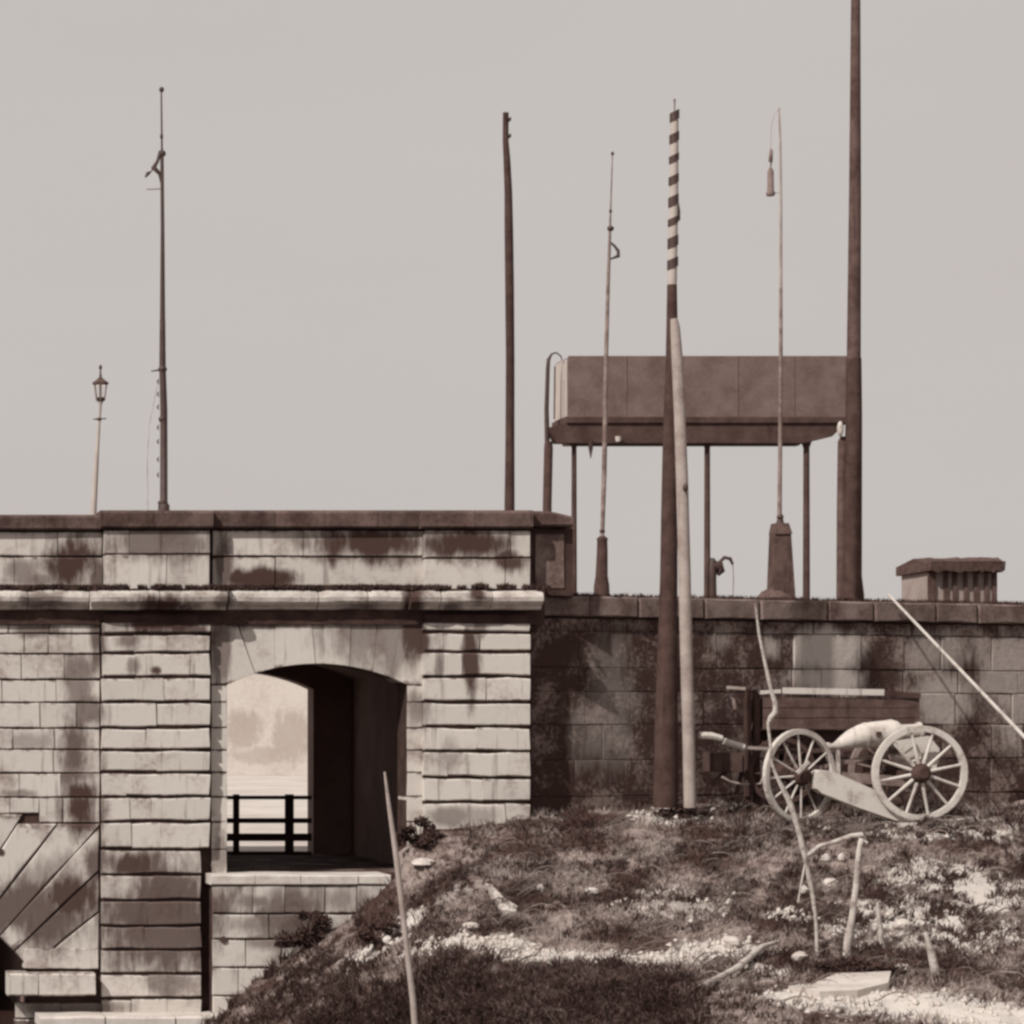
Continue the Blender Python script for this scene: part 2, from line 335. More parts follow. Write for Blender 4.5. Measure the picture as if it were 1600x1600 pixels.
# pilaster cores and courses
for x0, x1, yb in ((158, 329, 1640), (661, 829, 1330)):
    MB().box(PX(x0+4, YP), PX(x1-(18 if x0 < 400 else 4), YP), YP+.05, YW+.2, PZ(yb, YP), PZ(960, YP)).build('pilaster_core', M['mortar_and_shade'], gate)
p1 = [972, 991, 1020, 1058, 1097, 1137, 1172, 1207, 1245, 1284, 1327, 1367, 1407, 1447, 1484, 1522, 1560, 1600]
pj = {991:[210,262], 1020:[212,298], 1058:[212,255], 1097:[245,], 1137:[228,], 1172:[245,], 1207:[198,], 1245:[202,235], 1284:[205], 1327:[], 1367:[240], 1407:[230], 1447:[225], 1484:[275], 1522:[232], 1560:[205,]}
for a, b in zip(p1[:-1], p1[1:]):
    x1 = 328 if b < 1330 else 314
    row(gate, 160, x1, a, b, YP, joints=pj.get(a, []), gap=.024, bev=.020, depth=.3, vg=.0015, rc=.001, jit=.015)
p2 = [972, 988, 1019, 1057, 1097, 1136, 1174, 1215, 1254, 1300]
pj2 = {988:[750], 1019:[722], 1057:[760], 1097:[], 1136:[745], 1174:[700], 1215:[755], 1254:[790]}
for a, b in zip(p2[:-1], p2[1:]): row(gate, 663, 828, a, b, YP, joints=pj2.get(a, []), gap=.024, bev=.020, depth=.3, vg=.0015, rc=.001, jit=.015)
# jambs of the bay
jr = [1070, 1097, 1137, 1172, 1207, 1245, 1284, 1327, 1367]
for a, b in zip(jr[:-1], jr[1:]):
    prect(gate, 330, 355, a, b, YW, depth=.6, gap=.007, bev=.008); prect(gate, 636, 661, a, b, YW, depth=.65, gap=.007, bev=.008)
# flat arch voussoirs
tops = [330, 372, 430, 487, 506, 548, 590, 628, 661]
ca = (496, 1560)                                    # where the joints converge
def arc_y(x):
    X = PX(x, YW); d = min(1, max(-1, (X-acx)/RA)); return VY - (acz + RA*math.sqrt(1-d*d) - CZ)*F/YW
HB_ = {330:355, 372:399, 430:430, 487:493, 506:508, 548:546, 590:583, 628:609, 661:636}
def hit(xt):                                        # joint from the top meets the arch
    return (HB_[xt], arc_y(HB_[xt]))
    for i in range(400):
        y = 973 + i*.35; x = xt + (ca[0]-xt)*(y-973)/(ca[1]-973)
        if 355 <= x <= 636 and y >= arc_y(x): return (x, arc_y(x))
    return None
def vous(W_, cx, cz, y0):
    n = len(W_); v = [(cx+(x-cx)*.98, y0, cz+(z-cz)*.98) for x, z in W_]+[(x, y0+.014, z) for x, z in W_]+[(x, 45.69, z) for x, z in W_]
    f = [tuple(range(n))]+[(j, n+j, n+(j+1)%n, (j+1)%n) for j in range(n)]+[(n+j, 2*n+j, 2*n+(j+1)%n, n+(j+1)%n) for j in range(n)]
    fixn(MB().add(v, f).build('voussoir', M['ashlar'], gate))
tp = [(PX(x, YW), PZ(y, YW)) for x, y in ((371, 978), (398, arc_y(398)), (374, arc_y(374)), (356, 1068), (354, 1045))]
vous(tp, sum(p[0] for p in tp)/5, sum(p[1] for p in tp)/5, YW-.03)
for i in range(len(tops)-1):
    a, b = tops[i], tops[i+1]; la = hit(a) or (355, 1070); lb = hit(b) or (636, 1070)
    pl = [(a, 973), (b, 973), lb]
    pl += [(x, arc_y(x)) for x in np.linspace(lb[0], la[0], 5)[1:-1]]
    pl.append(la)
    if i == 0: pl = [(330, 973), (372, 973), (356, 1068), (330, 1070)]
    if i == 1: pl = [(372, 975), (430, 973), lb, (398, arc_y(398))]
    if i == len(tops)-2: pl = [(a, 973), (661, 973), (661, 1070), (636, 1070), la]
    # outline may be slightly concave along the arc: build directly
    W_ = [(PX(x, YW), PZ(y, YW)) for x, y in pl]
    cx = sum(p[0] for p in W_)/len(W_); cz = sum(p[1] for p in W_)/len(W_)
    W_ = [(cx+(x-cx)*.994, cz+(z-cz)*.997) for x, z in W_]; y0 = YW-.006+random.uniform(-.008, .008)
    vous(W_, cx, cz, y0)
for W_ in ():
    n = len(W_); v = [(cx+(x-cx)*.975, y0, cz+(z-cz)*.975) for x, z in W_]+[(x, y0+.018, z) for x, z in W_]+[(x, 45.69, z) for x, z in W_]
    f = [tuple(range(n))]+[(j, n+j, n+(j+1)%n, (j+1)%n) for j in range(n)]+[(n+j, 2*n+j, 2*n+(j+1)%n, n+(j+1)%n) for j in range(n)]
    fixn(MB().add(v, f).build('voussoir', M['ashlar'], gate))
# cornice: moulded lengths
def cornice(parent, x0, x1, Y, top=922, bot=952, m='cornice', name='cornice_stone', bk=None):
    Xa, Xb = PX(x0, Y)+.006, PX(x1, Y)-.006; zt, zb = PZ(top, Y), PZ(bot, Y); h = zt-zb
    pr = [(.24, 0.0), (.06, 0.02), (.005, .16), (-.02, .36), (-.01, .58), (.04, .74), (.10, .80), (.12, .95), (.16, 1.0), (.24, 1.0)]
    n = len(pr); st = max(2, int((Xb-Xa)/.12)); v = []; f = []
    for i in range(st+1):
        X = Xa+(Xb-Xa)*i/st; e = .02 if i in (0, st) else 0
        for k_, (dy, dz) in enumerate(pr):
            j = noise.noise(Vector((X*3, dz*3, 5)))*.022
            v.append((X, Y+dy+e+j, zt-dz*h-(.012 if e and k_ < 3 else 0)+(noise.noise(Vector((X*2.5, 9, dz)))*.014)))
    for i in range(st):
        for k_ in range(n-1): f.append((i*n+k_, (i+1)*n+k_, (i+1)*n+k_+1, i*n+k_+1))
    f += [tuple(range(n)), tuple(range((st+1)*n-1, st*n-1, -1))]
    return fixn(MB().add(v, f).build(name, M[m], parent))
for x0, x1, Y in ((-130, -40, 44.76), (-40, 44, 44.76), (44, 140, 44.76), (142, 250, 44.58), (250, 356, 44.58), (358, 498, 44.76), (498, 575, 44.76), (575, 640, 44.76), (643, 690, 44.58), (690, 770, 44.58), (770, 850, 44.58)):
    cornice(gate, x0, x1, Y)
MB().box(GX0, PX(850, 45), 44.95, YW+.2, PZ(976, YW), PZ(914, YW)).build('cornice_bed_shade', M['mortar_and_shade'], gate)  # dark tone paints in the shadow below the cornice
# parapet
MB().box(wa[-1][0]-8, wa[-1][0]+1, 52.3, 52.48, ZB, ZT-.3).build('rear_wall', M['inner'], gate)
MB().box(GX0, PX(893, 45.2), YW+.12, YW+.6, ZT-.05, PZ(826, YW)).build('parapet_core', M['mortar_and_shade'], gate)
for x0, x1 in ((162, 328), (663, 829)):
    MB().box(PX(x0+3, YP), PX(x1-3, YP), YP+.05, YW+.2, PZ(924, YP), PZ(826, YP)).build('pilaster_core', M['mortar_and_shade'], gate)
YPA = YW+.03
row(gate, -130, 160, 830, 870, YPA, joints=[-40, 90]); row(gate, -130, 160, 870, 918, YPA, joints=[-70, 22])
row(gate, 163, 328, 828, 866, YP, joints=[202], depth=.3); row(gate, 163, 328, 866, 922, YP, joints=[260], depth=.3)
row(gate, 332, 661, 828, 870, YPA, joints=[474]); row(gate, 332, 661, 870, 918, YPA, joints=[430])
row(gate, 664, 829, 828, 872, YP, joints=[798], depth=.3); row(gate, 664, 829, 872, 922, YP, joints=[790], depth=.3)
prect(gate, 836, 882, 830, 924, YW+.1, depth=.5, bev=.05, m='wingcap'); prect(gate, 880, 895, 805, 935, YW+.22, depth=.4, m='coping')
def coping(x0, x1, Y, ya=797, yb=825, end=False):
    X0, X1, Z1, Z0 = PX(x0, Y)+.004, PX(x1, Y)-.004, PZ(ya, Y), PZ(yb, Y)
    e = .09 if end else 0
    pr = [(.03, Z0), (0, Z0+.03), (.0, Z1-.05), (.04, Z1), (.72, Z1), (.72, Z0)]
    v = [(X0, Y+a, z) for a, z in pr]+[(X1, Y+a, z-(e if z > Z0+.1 else 0)) for a, z in pr]; n = 6
    if end:
        xm = X0+(X1-X0)*.45; v = v[:6]+[(xm, Y+a, z-(.01 if z > Z0+.1 else 0)) for a, z in pr]+v[6:]
    f = [tuple(range(n))]; k_ = len(v)//n
    for s_ in range(k_-1): f += [(s_*n+i, (s_+1)*n+i, (s_+1)*n+(i+1)%n, s_*n+(i+1)%n) for i in range(n)]
    f += [tuple(range(k_*n-1, (k_-1)*n-1, -1))]
    fixn(MB().add(v, f).build('coping_stone', M['coping'], gate))
for x0, x1 in ((-130, -20), (-20, 70), (70, 157)): coping(x0, x1, 44.92, 804, 828)
for x0, x1 in ((157, 240), (240, 334)): coping(x0, x1, 44.74)
for x0, x1 in ((334, 430), (430, 508), (508, 590), (590, 658)): coping(x0, x1, 44.9)
for x0, x1 in ((658, 742), (742, 834)): coping(x0, x1, 44.74)
coping(834, 896, 44.92, 798, 822, True)
MB().box(GX0, PX(-130, 45), 44.95, 45.7, ZT, PZ(804, 45)).build('parapet_end', M['coping'], gate)
MB().box(GX0, GX1, YW+.6, 53.1, ZT-.02, ZT+.003).build('walkway', M['earth'], gate)
# threshold platform and foot ledge
YQ = 44.35
MB().box(PX(336, YQ), PX(612, YQ), YQ+.06, YW+.1, ZB, PZ(1384, YQ)).build('platform_core', M['mortar_and_shade'], gate)
for a, b in ((330, 398), (398, 470), (470, 560), (560, 612)):
    prect(gate, a, b, 1367, 1383, YQ-.03, depth=1.05, m='threshold', name='threshold_stone', gap=.004, bev=.02)
row(gate, 333, 612, 1383, 1428, YQ, joints=[395, 445, 508, 558], bev=.02)
row(gate, 333, 612, 1428, 1468, YQ, joints=[420, 500], bev=.02)
row(gate, 333, 612, 1468, 1512, YQ, joints=[384, 440], bev=.02); row(gate, 333, 500, 1512, 1556, YQ, joints=[372], bev=.02); row(gate, 333, 500, 1556, 1600, YQ, joints=[400], bev=.02)
MB().tube([(PX(349, YQ), YQ-.025, PZ(1468, YQ)), (PX(349, YQ), YQ+.02, PZ(1468, YQ))], .055, 12).build('dark_disc', M['iron'], gate)  # dark disc standing in for the dark inside of a hole
MB().tube([(PX(1, YW), YW-.04, PZ(1331, YW)), (PX(1, YW), YW+.02, PZ(1331, YW))], .055, 12).build('dark_disc', M['iron'], gate)
for a, b in ((60, 165), (165, 275), (275, 372)):
    prect(gate, a, b, 1588, 1640, 44.15, depth=.8, m='threshold', name='ledge_stone', gap=.004, bev=.03)

# moss and tufts along the cornice and the wall tops (uncountable growth)
def blades(pts, mat_, name, parent=None, h=(.05, .12), wd=.012, lean=.5, **k):
    n = len(pts); P0 = np.array(pts, float); ang = rng.uniform(0, 2*math.pi, n); H = rng.uniform(h[0], h[1], n)
    dx = np.cos(ang)*wd; dy = np.sin(ang)*wd; la = rng.uniform(0, 2*math.pi, n); ll = rng.uniform(0, lean, n)*H
    V = np.empty((n, 3, 3)); V[:,0] = P0; V[:,1] = P0; V[:,2] = P0
    V[:,0,0] -= dx; V[:,0,1] -= dy; V[:,1,0] += dx; V[:,1,1] += dy
    V[:,2,0] += np.cos(la)*ll; V[:,2,1] += np.sin(la)*ll; V[:,2,2] += H
    V = V.reshape(-1, 3); org = V.mean(0); V = V-org
    me = bpy.data.meshes.new(name); me.vertices.add(3*n); me.vertices.foreach_set('co', V.ravel())
    me.loops.add(3*n); me.loops.foreach_set('vertex_index', np.arange(3*n)); me.polygons.add(n)
    me.polygons.foreach_set('loop_start', np.arange(0, 3*n, 3)); me.update(calc_edges=True); me.materials.append(mat_)
    o = bpy.data.objects.new(name, me); reg(o, tuple(org), parent); tag(o, **k); return o
pts = []
for i in range(9000):
    x = random.uniform(-120, 860); d = noise.noise(Vector((x*.05, 3, 0)))+.25*noise.noise(Vector((x*.3, 3, 0)))
    if d < -.18 and not (330 < x < 470): continue
    Y = (44.62 if (142 < x < 356 or 643 < x < 850) else 44.80)+random.uniform(0, .2)
    pts.append((PX(x, Y), Y, PZ(921, Y)+random.uniform(-.02, .02)+max(0, d)*.05))
blades(pts, M['moss'], 'cornice_moss', None, (.03, .09), .02, .8, label='dark moss and weeds growing along the top of the stone cornice', cat='moss', kind='stuff')

# ------------------------------------------------------------------ wing wall
PHI = math.radians(20); WA = (PX(829, 45.22), 45.22)
def WY(px): return (45.22 - math.tan(PHI)*WA[0])/(1-math.tan(PHI)*(px-VX)/F)
def ws(px):                                          # distance along the wing wall of a photo column
    Y = WY(px); return (PX(px, Y)-WA[0])/math.cos(PHI)
def wframe(x, y, z): return (WA[0]+x*math.cos(PHI)-y*math.sin(PHI), WA[1]+x*math.sin(PHI)+y*math.cos(PHI), z)
wing = empty('wing_wall', wframe(ws(1180), 0, 0.1), 'blackened stone wing wall running back to the right behind the gun', 'wall')
zt = PZ(930, 45.22)
def wz(y): return PZ(y, 45.22)
SE = ws(1900)
mb = MB(); v = [wframe(*q) for q in [(0,.03,-1),(SE,.03,-1),(SE,.7,-1),(0,.7,-1),(0,.03,wz(963)),(SE,.03,wz(963)),(SE,.7,wz(963)),(0,.7,wz(963))]]
mb.add(v, [(0,3,2,1),(4,5,6,7),(0,1,5,4),(1,2,6,5),(2,3,7,6),(3,0,4,7)]).build('core', M['mortar_and_shade'], wing)
wr = [965, 985, 1042, 1080, 1132, 1188, 1245, 1310]
for j, (a, b) in enumerate(zip(wr[:-1], wr[1:])):
    s = 0.0
    fixed = {1: [ws(1010), ws(1120), ws(1240), ws(1346), ws(1412)], 2: [ws(1060), ws(1160), ws(1238), ws(1284), ws(1342), ws(1412)]}.get(j)
    if fixed:
        xs = [0, ws(905)]+fixed
        while xs[-1] < SE-.8: xs.append(xs[-1]+random.uniform(.8, 1.4))
    else:
        xs = [0]
        while xs[-1] < SE-.6: xs.append(xs[-1]+random.uniform(.6, 1.25))
    for p, q in zip(xs[:-1], xs[1:]):
        near_ = q < ws(1150); stone(wing, [(p, wz(b)), (q, wz(b)), (q, wz(a)), (p, wz(a))], 0, .1, gap=.003 if near_ else .005, bev=.008 if near_ else .014, m='wing', frame=wframe, jit=.004 if near_ else .007, relief=.004 if near_ else .008)
xs = [0]
while xs[-1] < SE-.8: xs.append(xs[-1]+random.uniform(.9, 1.5))
for p, q in zip(xs[:-1], xs[1:]):
    stone(wing, [(p, wz(963)), (q, wz(963)), (q, wz(930)), (p, wz(930))], -.10, .85, gap=.006, bev=.03, m='wingcap', frame=wframe, name='coping_stone')
# terrace behind the wing wall
v = [wframe(.5, .3, -1), wframe(SE, .3, -1), (wframe(SE, .3, 0)[0], 64, -1), (12.3, 64, -1), (12.3, 53, -1), (12.0, 52.9, -1), (12.0, 45.9, -1)]
n = len(v); zt2 = wz(930)-.03
bt = [(x, y, zt2) for x, y, z in v]
fixn(MB().add(v+bt, [tuple(range(n)), tuple(range(n, 2*n))]+[(i, n+i, n+(i+1)%n, (i+1)%n) for i in range(n)]).build('terrace_ground', M['earth'], kind='structure'))
pts = []
for i in range(9000):
    s = random.uniform(.6, SE); d = noise.noise(Vector((s*2.2, 8, 0)))
    if d < -.15 and random.random() < .75: continue
    y = random.uniform(.05, .55); pts.append((*wframe(s, y, 0)[:2], zt-.01))
blades(pts, M['moss'], 'wall_top_weeds', None, (.02, .10), .018, .7, label='dark weeds fringing the top of the blackened wing wall', cat='weeds', kind='stuff')

# ------------------------------------------------------------------ terrain
cp = [(900,1270,45.3),(1030,1258,45.9),(1200,1262,46.3),(1350,1265,46.9),(1520,1262,47.6),(1700,1262,48.2),(1900,1262,49),
 (828,1284,44.9),(745,1292,44.7),(665,1302,44.6),(640,1330,44.3),(625,1385,43.9),(600,1450,43.4),(540,1478,43.4),(470,1503,43.4),(420,1532,43.4),(370,1575,43.5),(335,1620,43.6),
 (1437,1283,43),(1284,1287,43),(1150,1290,43.6),(1560,1284,43),(1700,1284,43.2),(1437,1272,44.4),(1284,1276,44.4),
 (700,1370,42.6),(900,1350,43),(1100,1350,42.2),(1300,1340,42),(1500,1345,41.8),(1700,1345,42),
 (750,1420,41),(950,1420,41),(1150,1420,40.4),(1400,1420,40),(1600,1420,40),(1800,1420,40),
 (640,1475,39.6),(800,1490,38.6),(1000,1495,38.2),(1200,1490,38),(1450,1485,37.6),(1650,1485,37.6),
 (560,1535,38.5),(700,1530,37.2),(900,1525,36.8),(1100,1525,36.8),(1400,1530,36.2),(1600,1530,36),
 (480,1600,37.5),(650,1600,35.5),(850,1600,34.5),(1100,1600,34),(1350,1600,33.5),(1600,1600,33.4),(1800,1600,33.6),
 (500,1545,41.5),(430,1590,41.5)]
C = np.array([P(*c) for c in cp]); WLV = PZ(1600, 44.5)
ext = [(x, y, WLV-.7) for x in (-12, -4, 2, 5.5) for y in (24, 32, 38, 44)]+[(7.6, 36, WLV-.5), (7.0, 40, WLV-.5), (8, 30, WLV-.5)]+[(x, 26, WLV-.6) for x in (8, 14, 20, 28, 40)]+[(x, 46, .2) for x in (30, 40)]+[(x, 36, -1.9) for x in (30, 40)]
C = np.vstack([C, np.array(ext)])
D = np.linalg.norm(C[:,None,:2]-C[None,:,:2], axis=2); n = len(C)
A = np.zeros((n+3, n+3)); A[:n,:n] = D+np.eye(n)*-.05; A[:n,n] = 1; A[:n,n+1:] = C[:,:2]; A[n,:n] = 1; A[n+1:,:n] = C[:,:2].T
sol = np.linalg.solve(A, np.concatenate([C[:,2], np.zeros(3)]))
def hgt(x, y):
    x = np.atleast_1d(np.asarray(x, float)); y = np.atleast_1d(np.asarray(y, float)); out = np.empty(len(x))
    for i in range(0, len(x), 20000):
        xx, yy = x[i:i+20000], y[i:i+20000]
        d = np.hypot(xx[:,None]-C[None,:,0], yy[:,None]-C[None,:,1])
        out[i:i+20000] = d@sol[:n]+sol[n]+sol[n+1]*xx+sol[n+2]*yy
    xr = PX(622, 44.6)
    out = np.where((x < xr) & (y > 44.15), np.minimum(out, ZTH-.7-np.clip((xr-x)*.9, 0, 9)), out)
    out = np.where((x < PX(655, 44.8)) & (y > 44.9), np.minimum(out, ZTH-.4), out)
    out = np.where((y > 45.6) & (x < 13.0), -2, out)
    out = np.where(x < PX(290, 44.6), WLV-.6, out)
    return out
def bumps(x, y):
    return .10*noise.noise(Vector((x*.9, y*.9, 1)))+.07*noise.noise(Vector((x*2.3, y*2.3, 2)))+.035*noise.noise(Vector((x*6, y*6, 3)))
gx = np.concatenate([np.arange(-12, 5, .5), np.arange(5, 24, .085), np.arange(24, 40, .5)])
gy = np.concatenate([np.arange(23, 31, .4), np.arange(31, 50, .085)])
XX, YY = np.meshgrid(gx, gy); H = hgt(XX.ravel(), YY.ravel())
# soft damping of the hummocks under the gun
HB = np.array([bumps(a, b) for a, b in zip(XX.ravel(), YY.ravel())])
gd = np.exp(-(((XX.ravel()-16.6)/2.3)**4+((YY.ravel()-43.7)/1.3)**4)); HB = HB*(1-gd)
Z = H+HB
V = np.stack([XX.ravel(), YY.ravel(), Z], 1); nx_, ny_ = len(gx), len(gy)
idx = np.arange(nx_*ny_).reshape(ny_, nx_)
Fq = np.stack([idx[:-1,:-1], idx[:-1,1:], idx[1:,1:], idx[1:,:-1]], -1).reshape(-1, 4)
me = bpy.data.meshes.new('bank_ground'); me.vertices.add(len(V)); me.vertices.foreach_set('co', V.ravel())
me.loops.add(Fq.size); me.loops.foreach_set('vertex_index', Fq.ravel()); me.polygons.add(len(Fq)); me.polygons.foreach_set('loop_start', np.arange(0, Fq.size, 4))
me.update(calc_edges=True); me.polygons.foreach_set('use_smooth', [True]*len(Fq))
def gz(x, y): return float(hgt(x, y)[0]) + bumps(x, y)*(1-math.exp(-(((x-16.6)/2.3)**4+((y-43.7)/1.3)**4)))
def ground(px, py):                                  # where the line of sight through a photo pixel meets the bank
    ys = np.arange(31, 47.5, .02); xs = (px-VX)/F*ys; zs = CZ+(VY-py)/F*ys; hh = hgt(xs, ys)
    k_ = np.argmax(zs <= hh); k_ = k_ if zs[k_] <= hh[k_] else len(ys)-1
    return float(xs[k_]), float(ys[k_]), gz(float(xs[k_]), float(ys[k_]))
def GB(px, py, rx, s=1.0, ry=None):
    x, y, z = ground(px, py); return (x, y, S(rx, y), ry if ry else S(rx, y)*.5, s)
path = [GB(600,1470,60,.9,.5), GB(690,1474,60,.9,.5), GB(770,1480,60,.7,.5), GB(850,1498,70,1,.55), GB(950,1500,70,1,.55), GB(1030,1500,70,1,.55), GB(1120,1480,60,.85,.5), GB(1060,1415,90,.4,.7),
    GB(1260,1560,70,1,.7), GB(1340,1560,90,1,.9), GB(1440,1570,100,1,.9), GB(1540,1590,100,1,1.0), GB(1180,1480,40,.6,.3), GB(1240,1435,40,.5,.4), GB(1440,1450,130,.8,1.2), GB(1060,1275,60,.55,.5), GB(1390,1290,110,.7,.55), GB(1520,1288,80,.7,.6), GB(1180,1520,50,.7,.4), GB(1500,1390,100,.7,1), GB(1120,1550,60,.4,.4), GB(720,1395,50,.3,.3)]
M['bank'] = mat('bank_earth', (.05,.036,.03), (.30,.25,.22), 1.15, .54, bump=.9, bscale=6, paleblobs=path, palecol=(.55,.50,.45), plane='XY', contrast=.14, fine=.4, bdist=.06)
me.materials.append(M['bank'])
bank = bpy.data.objects.new('bank_ground', me); col.objects.link(bank); tag(bank, kind='structure')
MB().add([(-400,6,WLV),(400,6,WLV),(400,60,WLV),(-400,60,WLV)], [(0,1,2,3)]).build('water', M['water'], kind='structure')
MB().add([(-400,-200,0),(400,-200,0),(400,6.5,0),(-400,6.5,0),(400,8.5,-4),(-400,8.5,-4)], [(0,1,2,3),(3,2,4,5)]).build('near_bank_ground', M['earth'], kind='structure')
MB().add([(-1500,53.0,ZTH-.006),(1500,53.0,ZTH-.006),(1500,2500,ZTH-.006),(-1500,2500,ZTH-.006)], [(0,1,2,3)]).build('courtyard_ground', M['gravel'], kind='structure')
fw = empty('far_wall', (25, 140, ZTH), 'pale mottled plaster wall seen far off through the arched passage', 'wall')
MB().box(8, 40, 140, 141, ZTH, PZ(1012, 140)).build('wall_body', M['farwall'], fw); MB().box(7.8, 40.2, 139.85, 141.1, PZ(1012, 140), PZ(1004, 140)).build('coping', M['farwall'], fw)

# grass on the bank
M['grass'] = mat('dry_grass', (.045,.031,.026), (.34,.30,.26), 1.15, .56, bump=0, contrast=.11, fine=.7)
M['brush'] = mat('tangled_brush', (.03,.022,.018), (.13,.105,.09), 1.5, .60, bump=0, contrast=.12, fine=1.5)
M['straw'] = mat('pale_straw', (.20,.17,.15), (.42,.38,.34), 2, .5, bump=0)
N = 150000; gx_ = rng.uniform(5.5, 23, N); gy_ = rng.uniform(31.5, 47.6, N); hh = hgt(gx_, gy_)
pb = np.zeros(N)
for (a, b, ra, rb, s) in path:
    pb = np.maximum(pb, s*(1-np.clip(np.hypot((gx_-a)/ra, (gy_-b)/rb)-.35, 0, 1)))
vis = (hh > WLV-.05) & (rng.uniform(0, 1, N) > pb*1.15)
wing_d = (gy_-WA[1])*math.cos(PHI)-(gx_-WA[0])*math.sin(PHI)
vis &= (wing_d < -.02) & ~((gx_ < PX(660, 44.8)) & (gy_ > 44.25)) & (gy_ < WA[1]+8) & ~((gx_ < WA[0]) & (gy_ > 44.75))
idn = np.where(vis)[0]; clumps = np.array([noise.noise(Vector((gx_[i]*1.3, gy_[i]*1.3, 4))) for i in idn]); idn = idn[clumps > rng.uniform(-.55, .12, len(idn))]
pts = [(gx_[i], gy_[i], hh[i]+bumps(gx_[i], gy_[i])-.02) for i in idn]
blades(pts, M['grass'], 'bank_grass', None, (.05, .17), .012, 1.3, label='rough dry grass covering the sloping bank', cat='grass', kind='stuff')
# darker tall growth in the foreground and under the platform
pts = []
for i in range(60000):
    px, py = random.uniform(350, 1080), random.uniform(1478, 1640)
    top = 1610-(px-330)*.9 if px < 450 else (1508 if px < 760 else 1532 if px < 980 else 1545)
    top += 16*noise.noise(Vector((px*.03, 1, 1)))+8*noise.noise(Vector((px*.11, 1, 1)))
    if py < top+8: continue
    k_ = 1-(px-900)/250
    if px > 900 and random.random() > k_: continue
    pts.append((px, py))
gp = np.array(pts); yy = np.interp(gp[:,1], [1478, 1530, 1600, 1640], [39.4, 37.4, 35.2, 33.5]); xx = (gp[:,0]-VX)/F*yy; hh = hgt(xx, yy)
keep = hh > WLV-.1
pts = [(x, y, z+bumps(x, y)-.03) for x, y, z, k_ in zip(xx, yy, hh, keep) if k_]
blades(pts, M['brush'], 'foreground_brush', None, (.08, .26), .016, 1.2, label='dark tangled brush on the lower part of the bank', cat='brush', kind='stuff')

def tufts(spots, mat_, name, hmin, hmax, nb, **k):
    v = []; f = []
    for (x, y) in spots:
        z = float(hgt(x, y)[0])+bumps(x, y)-.03; sz = random.uniform(.5, 1); lean = random.uniform(-.25, .45)
        for _ in range(nb):
            a = random.uniform(0, 6.28); h = random.uniform(hmin, hmax)*sz; o_ = random.uniform(.2, 1.0)*h; w_ = random.uniform(.006, .013); base = len(v)
            bx, by = x+random.uniform(-.06, .06), y+random.uniform(-.06, .06)
            for q in range(4):
                t = q/3; px_ = bx+math.cos(a)*o_*t*t+lean*h*t; py_ = by+math.sin(a)*o_*t*t*.7; pz_ = z+h*(t*1.5-t*t*.75); ww = w_*(1-t*.8)
                v += [(px_-ww, py_, pz_), (px_+ww, py_, pz_)]
                if q: f.append((base+2*q-2, base+2*q-1, base+2*q+1, base+2*q))
    MB().add(v, f).build(name, mat_, None, kind='stuff', **k)
def bank_spots(n_, x0, x1, y0, y1, keepf):
    out = []
    while len(out) < n_:
        px, py = random.uniform(x0, x1), random.uniform(y0, y1)
        if not keepf(px, py): continue
        yy_ = float(np.interp(py, [1250, 1283, 1350, 1420, 1490, 1530, 1600, 1650], [46, 43, 42.5, 40.6, 38.3, 36.8, 34, 32.5])); x = (px-VX)/F*yy_
        if (yy_-WA[1])*math.cos(PHI)-(x-WA[0])*math.sin(PHI) > -.15 or (x < PX(690, 44.5) and yy_ > 43.2): continue
        if float(hgt(x, yy_)[0]) < WLV-.05: continue
        out.append((x, yy_))
    return out
nn_ = lambda px, py, s1=.014: noise.noise(Vector((px*s1, py*s1*1.6, 12)))
tufts(bank_spots(1500, 340, 1090, 1500, 1640, lambda px, py: py > (1610-(px-330)*.9 if px < 450 else 1520 if px < 760 else 1545)+14*nn_(px, 0, .05) and nn_(px, py) > random.uniform(-.7, .2)), M['brush'], 'foreground_tufts', .18, .42, 15, label='shaggy dark weed tufts on the lower part of the bank', cat='weeds')
el = []
while len(el) < 620:
    x, y = random.uniform(6.4, 9.9), random.uniform(36.5, 44.1); h_ = float(hgt(x, y)[0])
    if WLV-.1 < h_ < ZTH-.3 and (h_ < ZTH-1.15 or random.random() < .12): el.append((x, y))
tufts(el, M['brush'], 'platform_foot_weeds', .14, .38, 14, label='dark shaggy weeds at the foot of the threshold platform', cat='weeds')
tufts(bank_spots(520, 350, 1080, 1520, 1640, lambda px, py: py > (1600-(px-330)*.8 if px < 450 else 1530)), M['grass'], 'foreground_dry_tufts', .12, .3, 5, label='thin dry stalks standing among the dark foreground weeds', cat='stalks')
def onpath(px, py): return (1460 < py < 1522 and 560 < px < 1200) or (py > 1535 and px > 1220)
tufts(bank_spots(1700, 640, 1600, 1265, 1600, lambda px, py: nn_(px, py) > random.uniform(-.15, .3) and not onpath(px, py)), M['grass'], 'bank_tufts', .10, .26, 13, label='shaggy dry grass tufts growing in patches over the bank', cat='tufts')
tufts(bank_spots(700, 640, 1600, 1265, 1600, lambda px, py: nn_(px, py) < random.uniform(-.35, .05) and not onpath(px, py)), M['brush'], 'dark_tufts', .10, .24, 12, label='dark weed tufts growing in patches over the bank', cat='weeds')
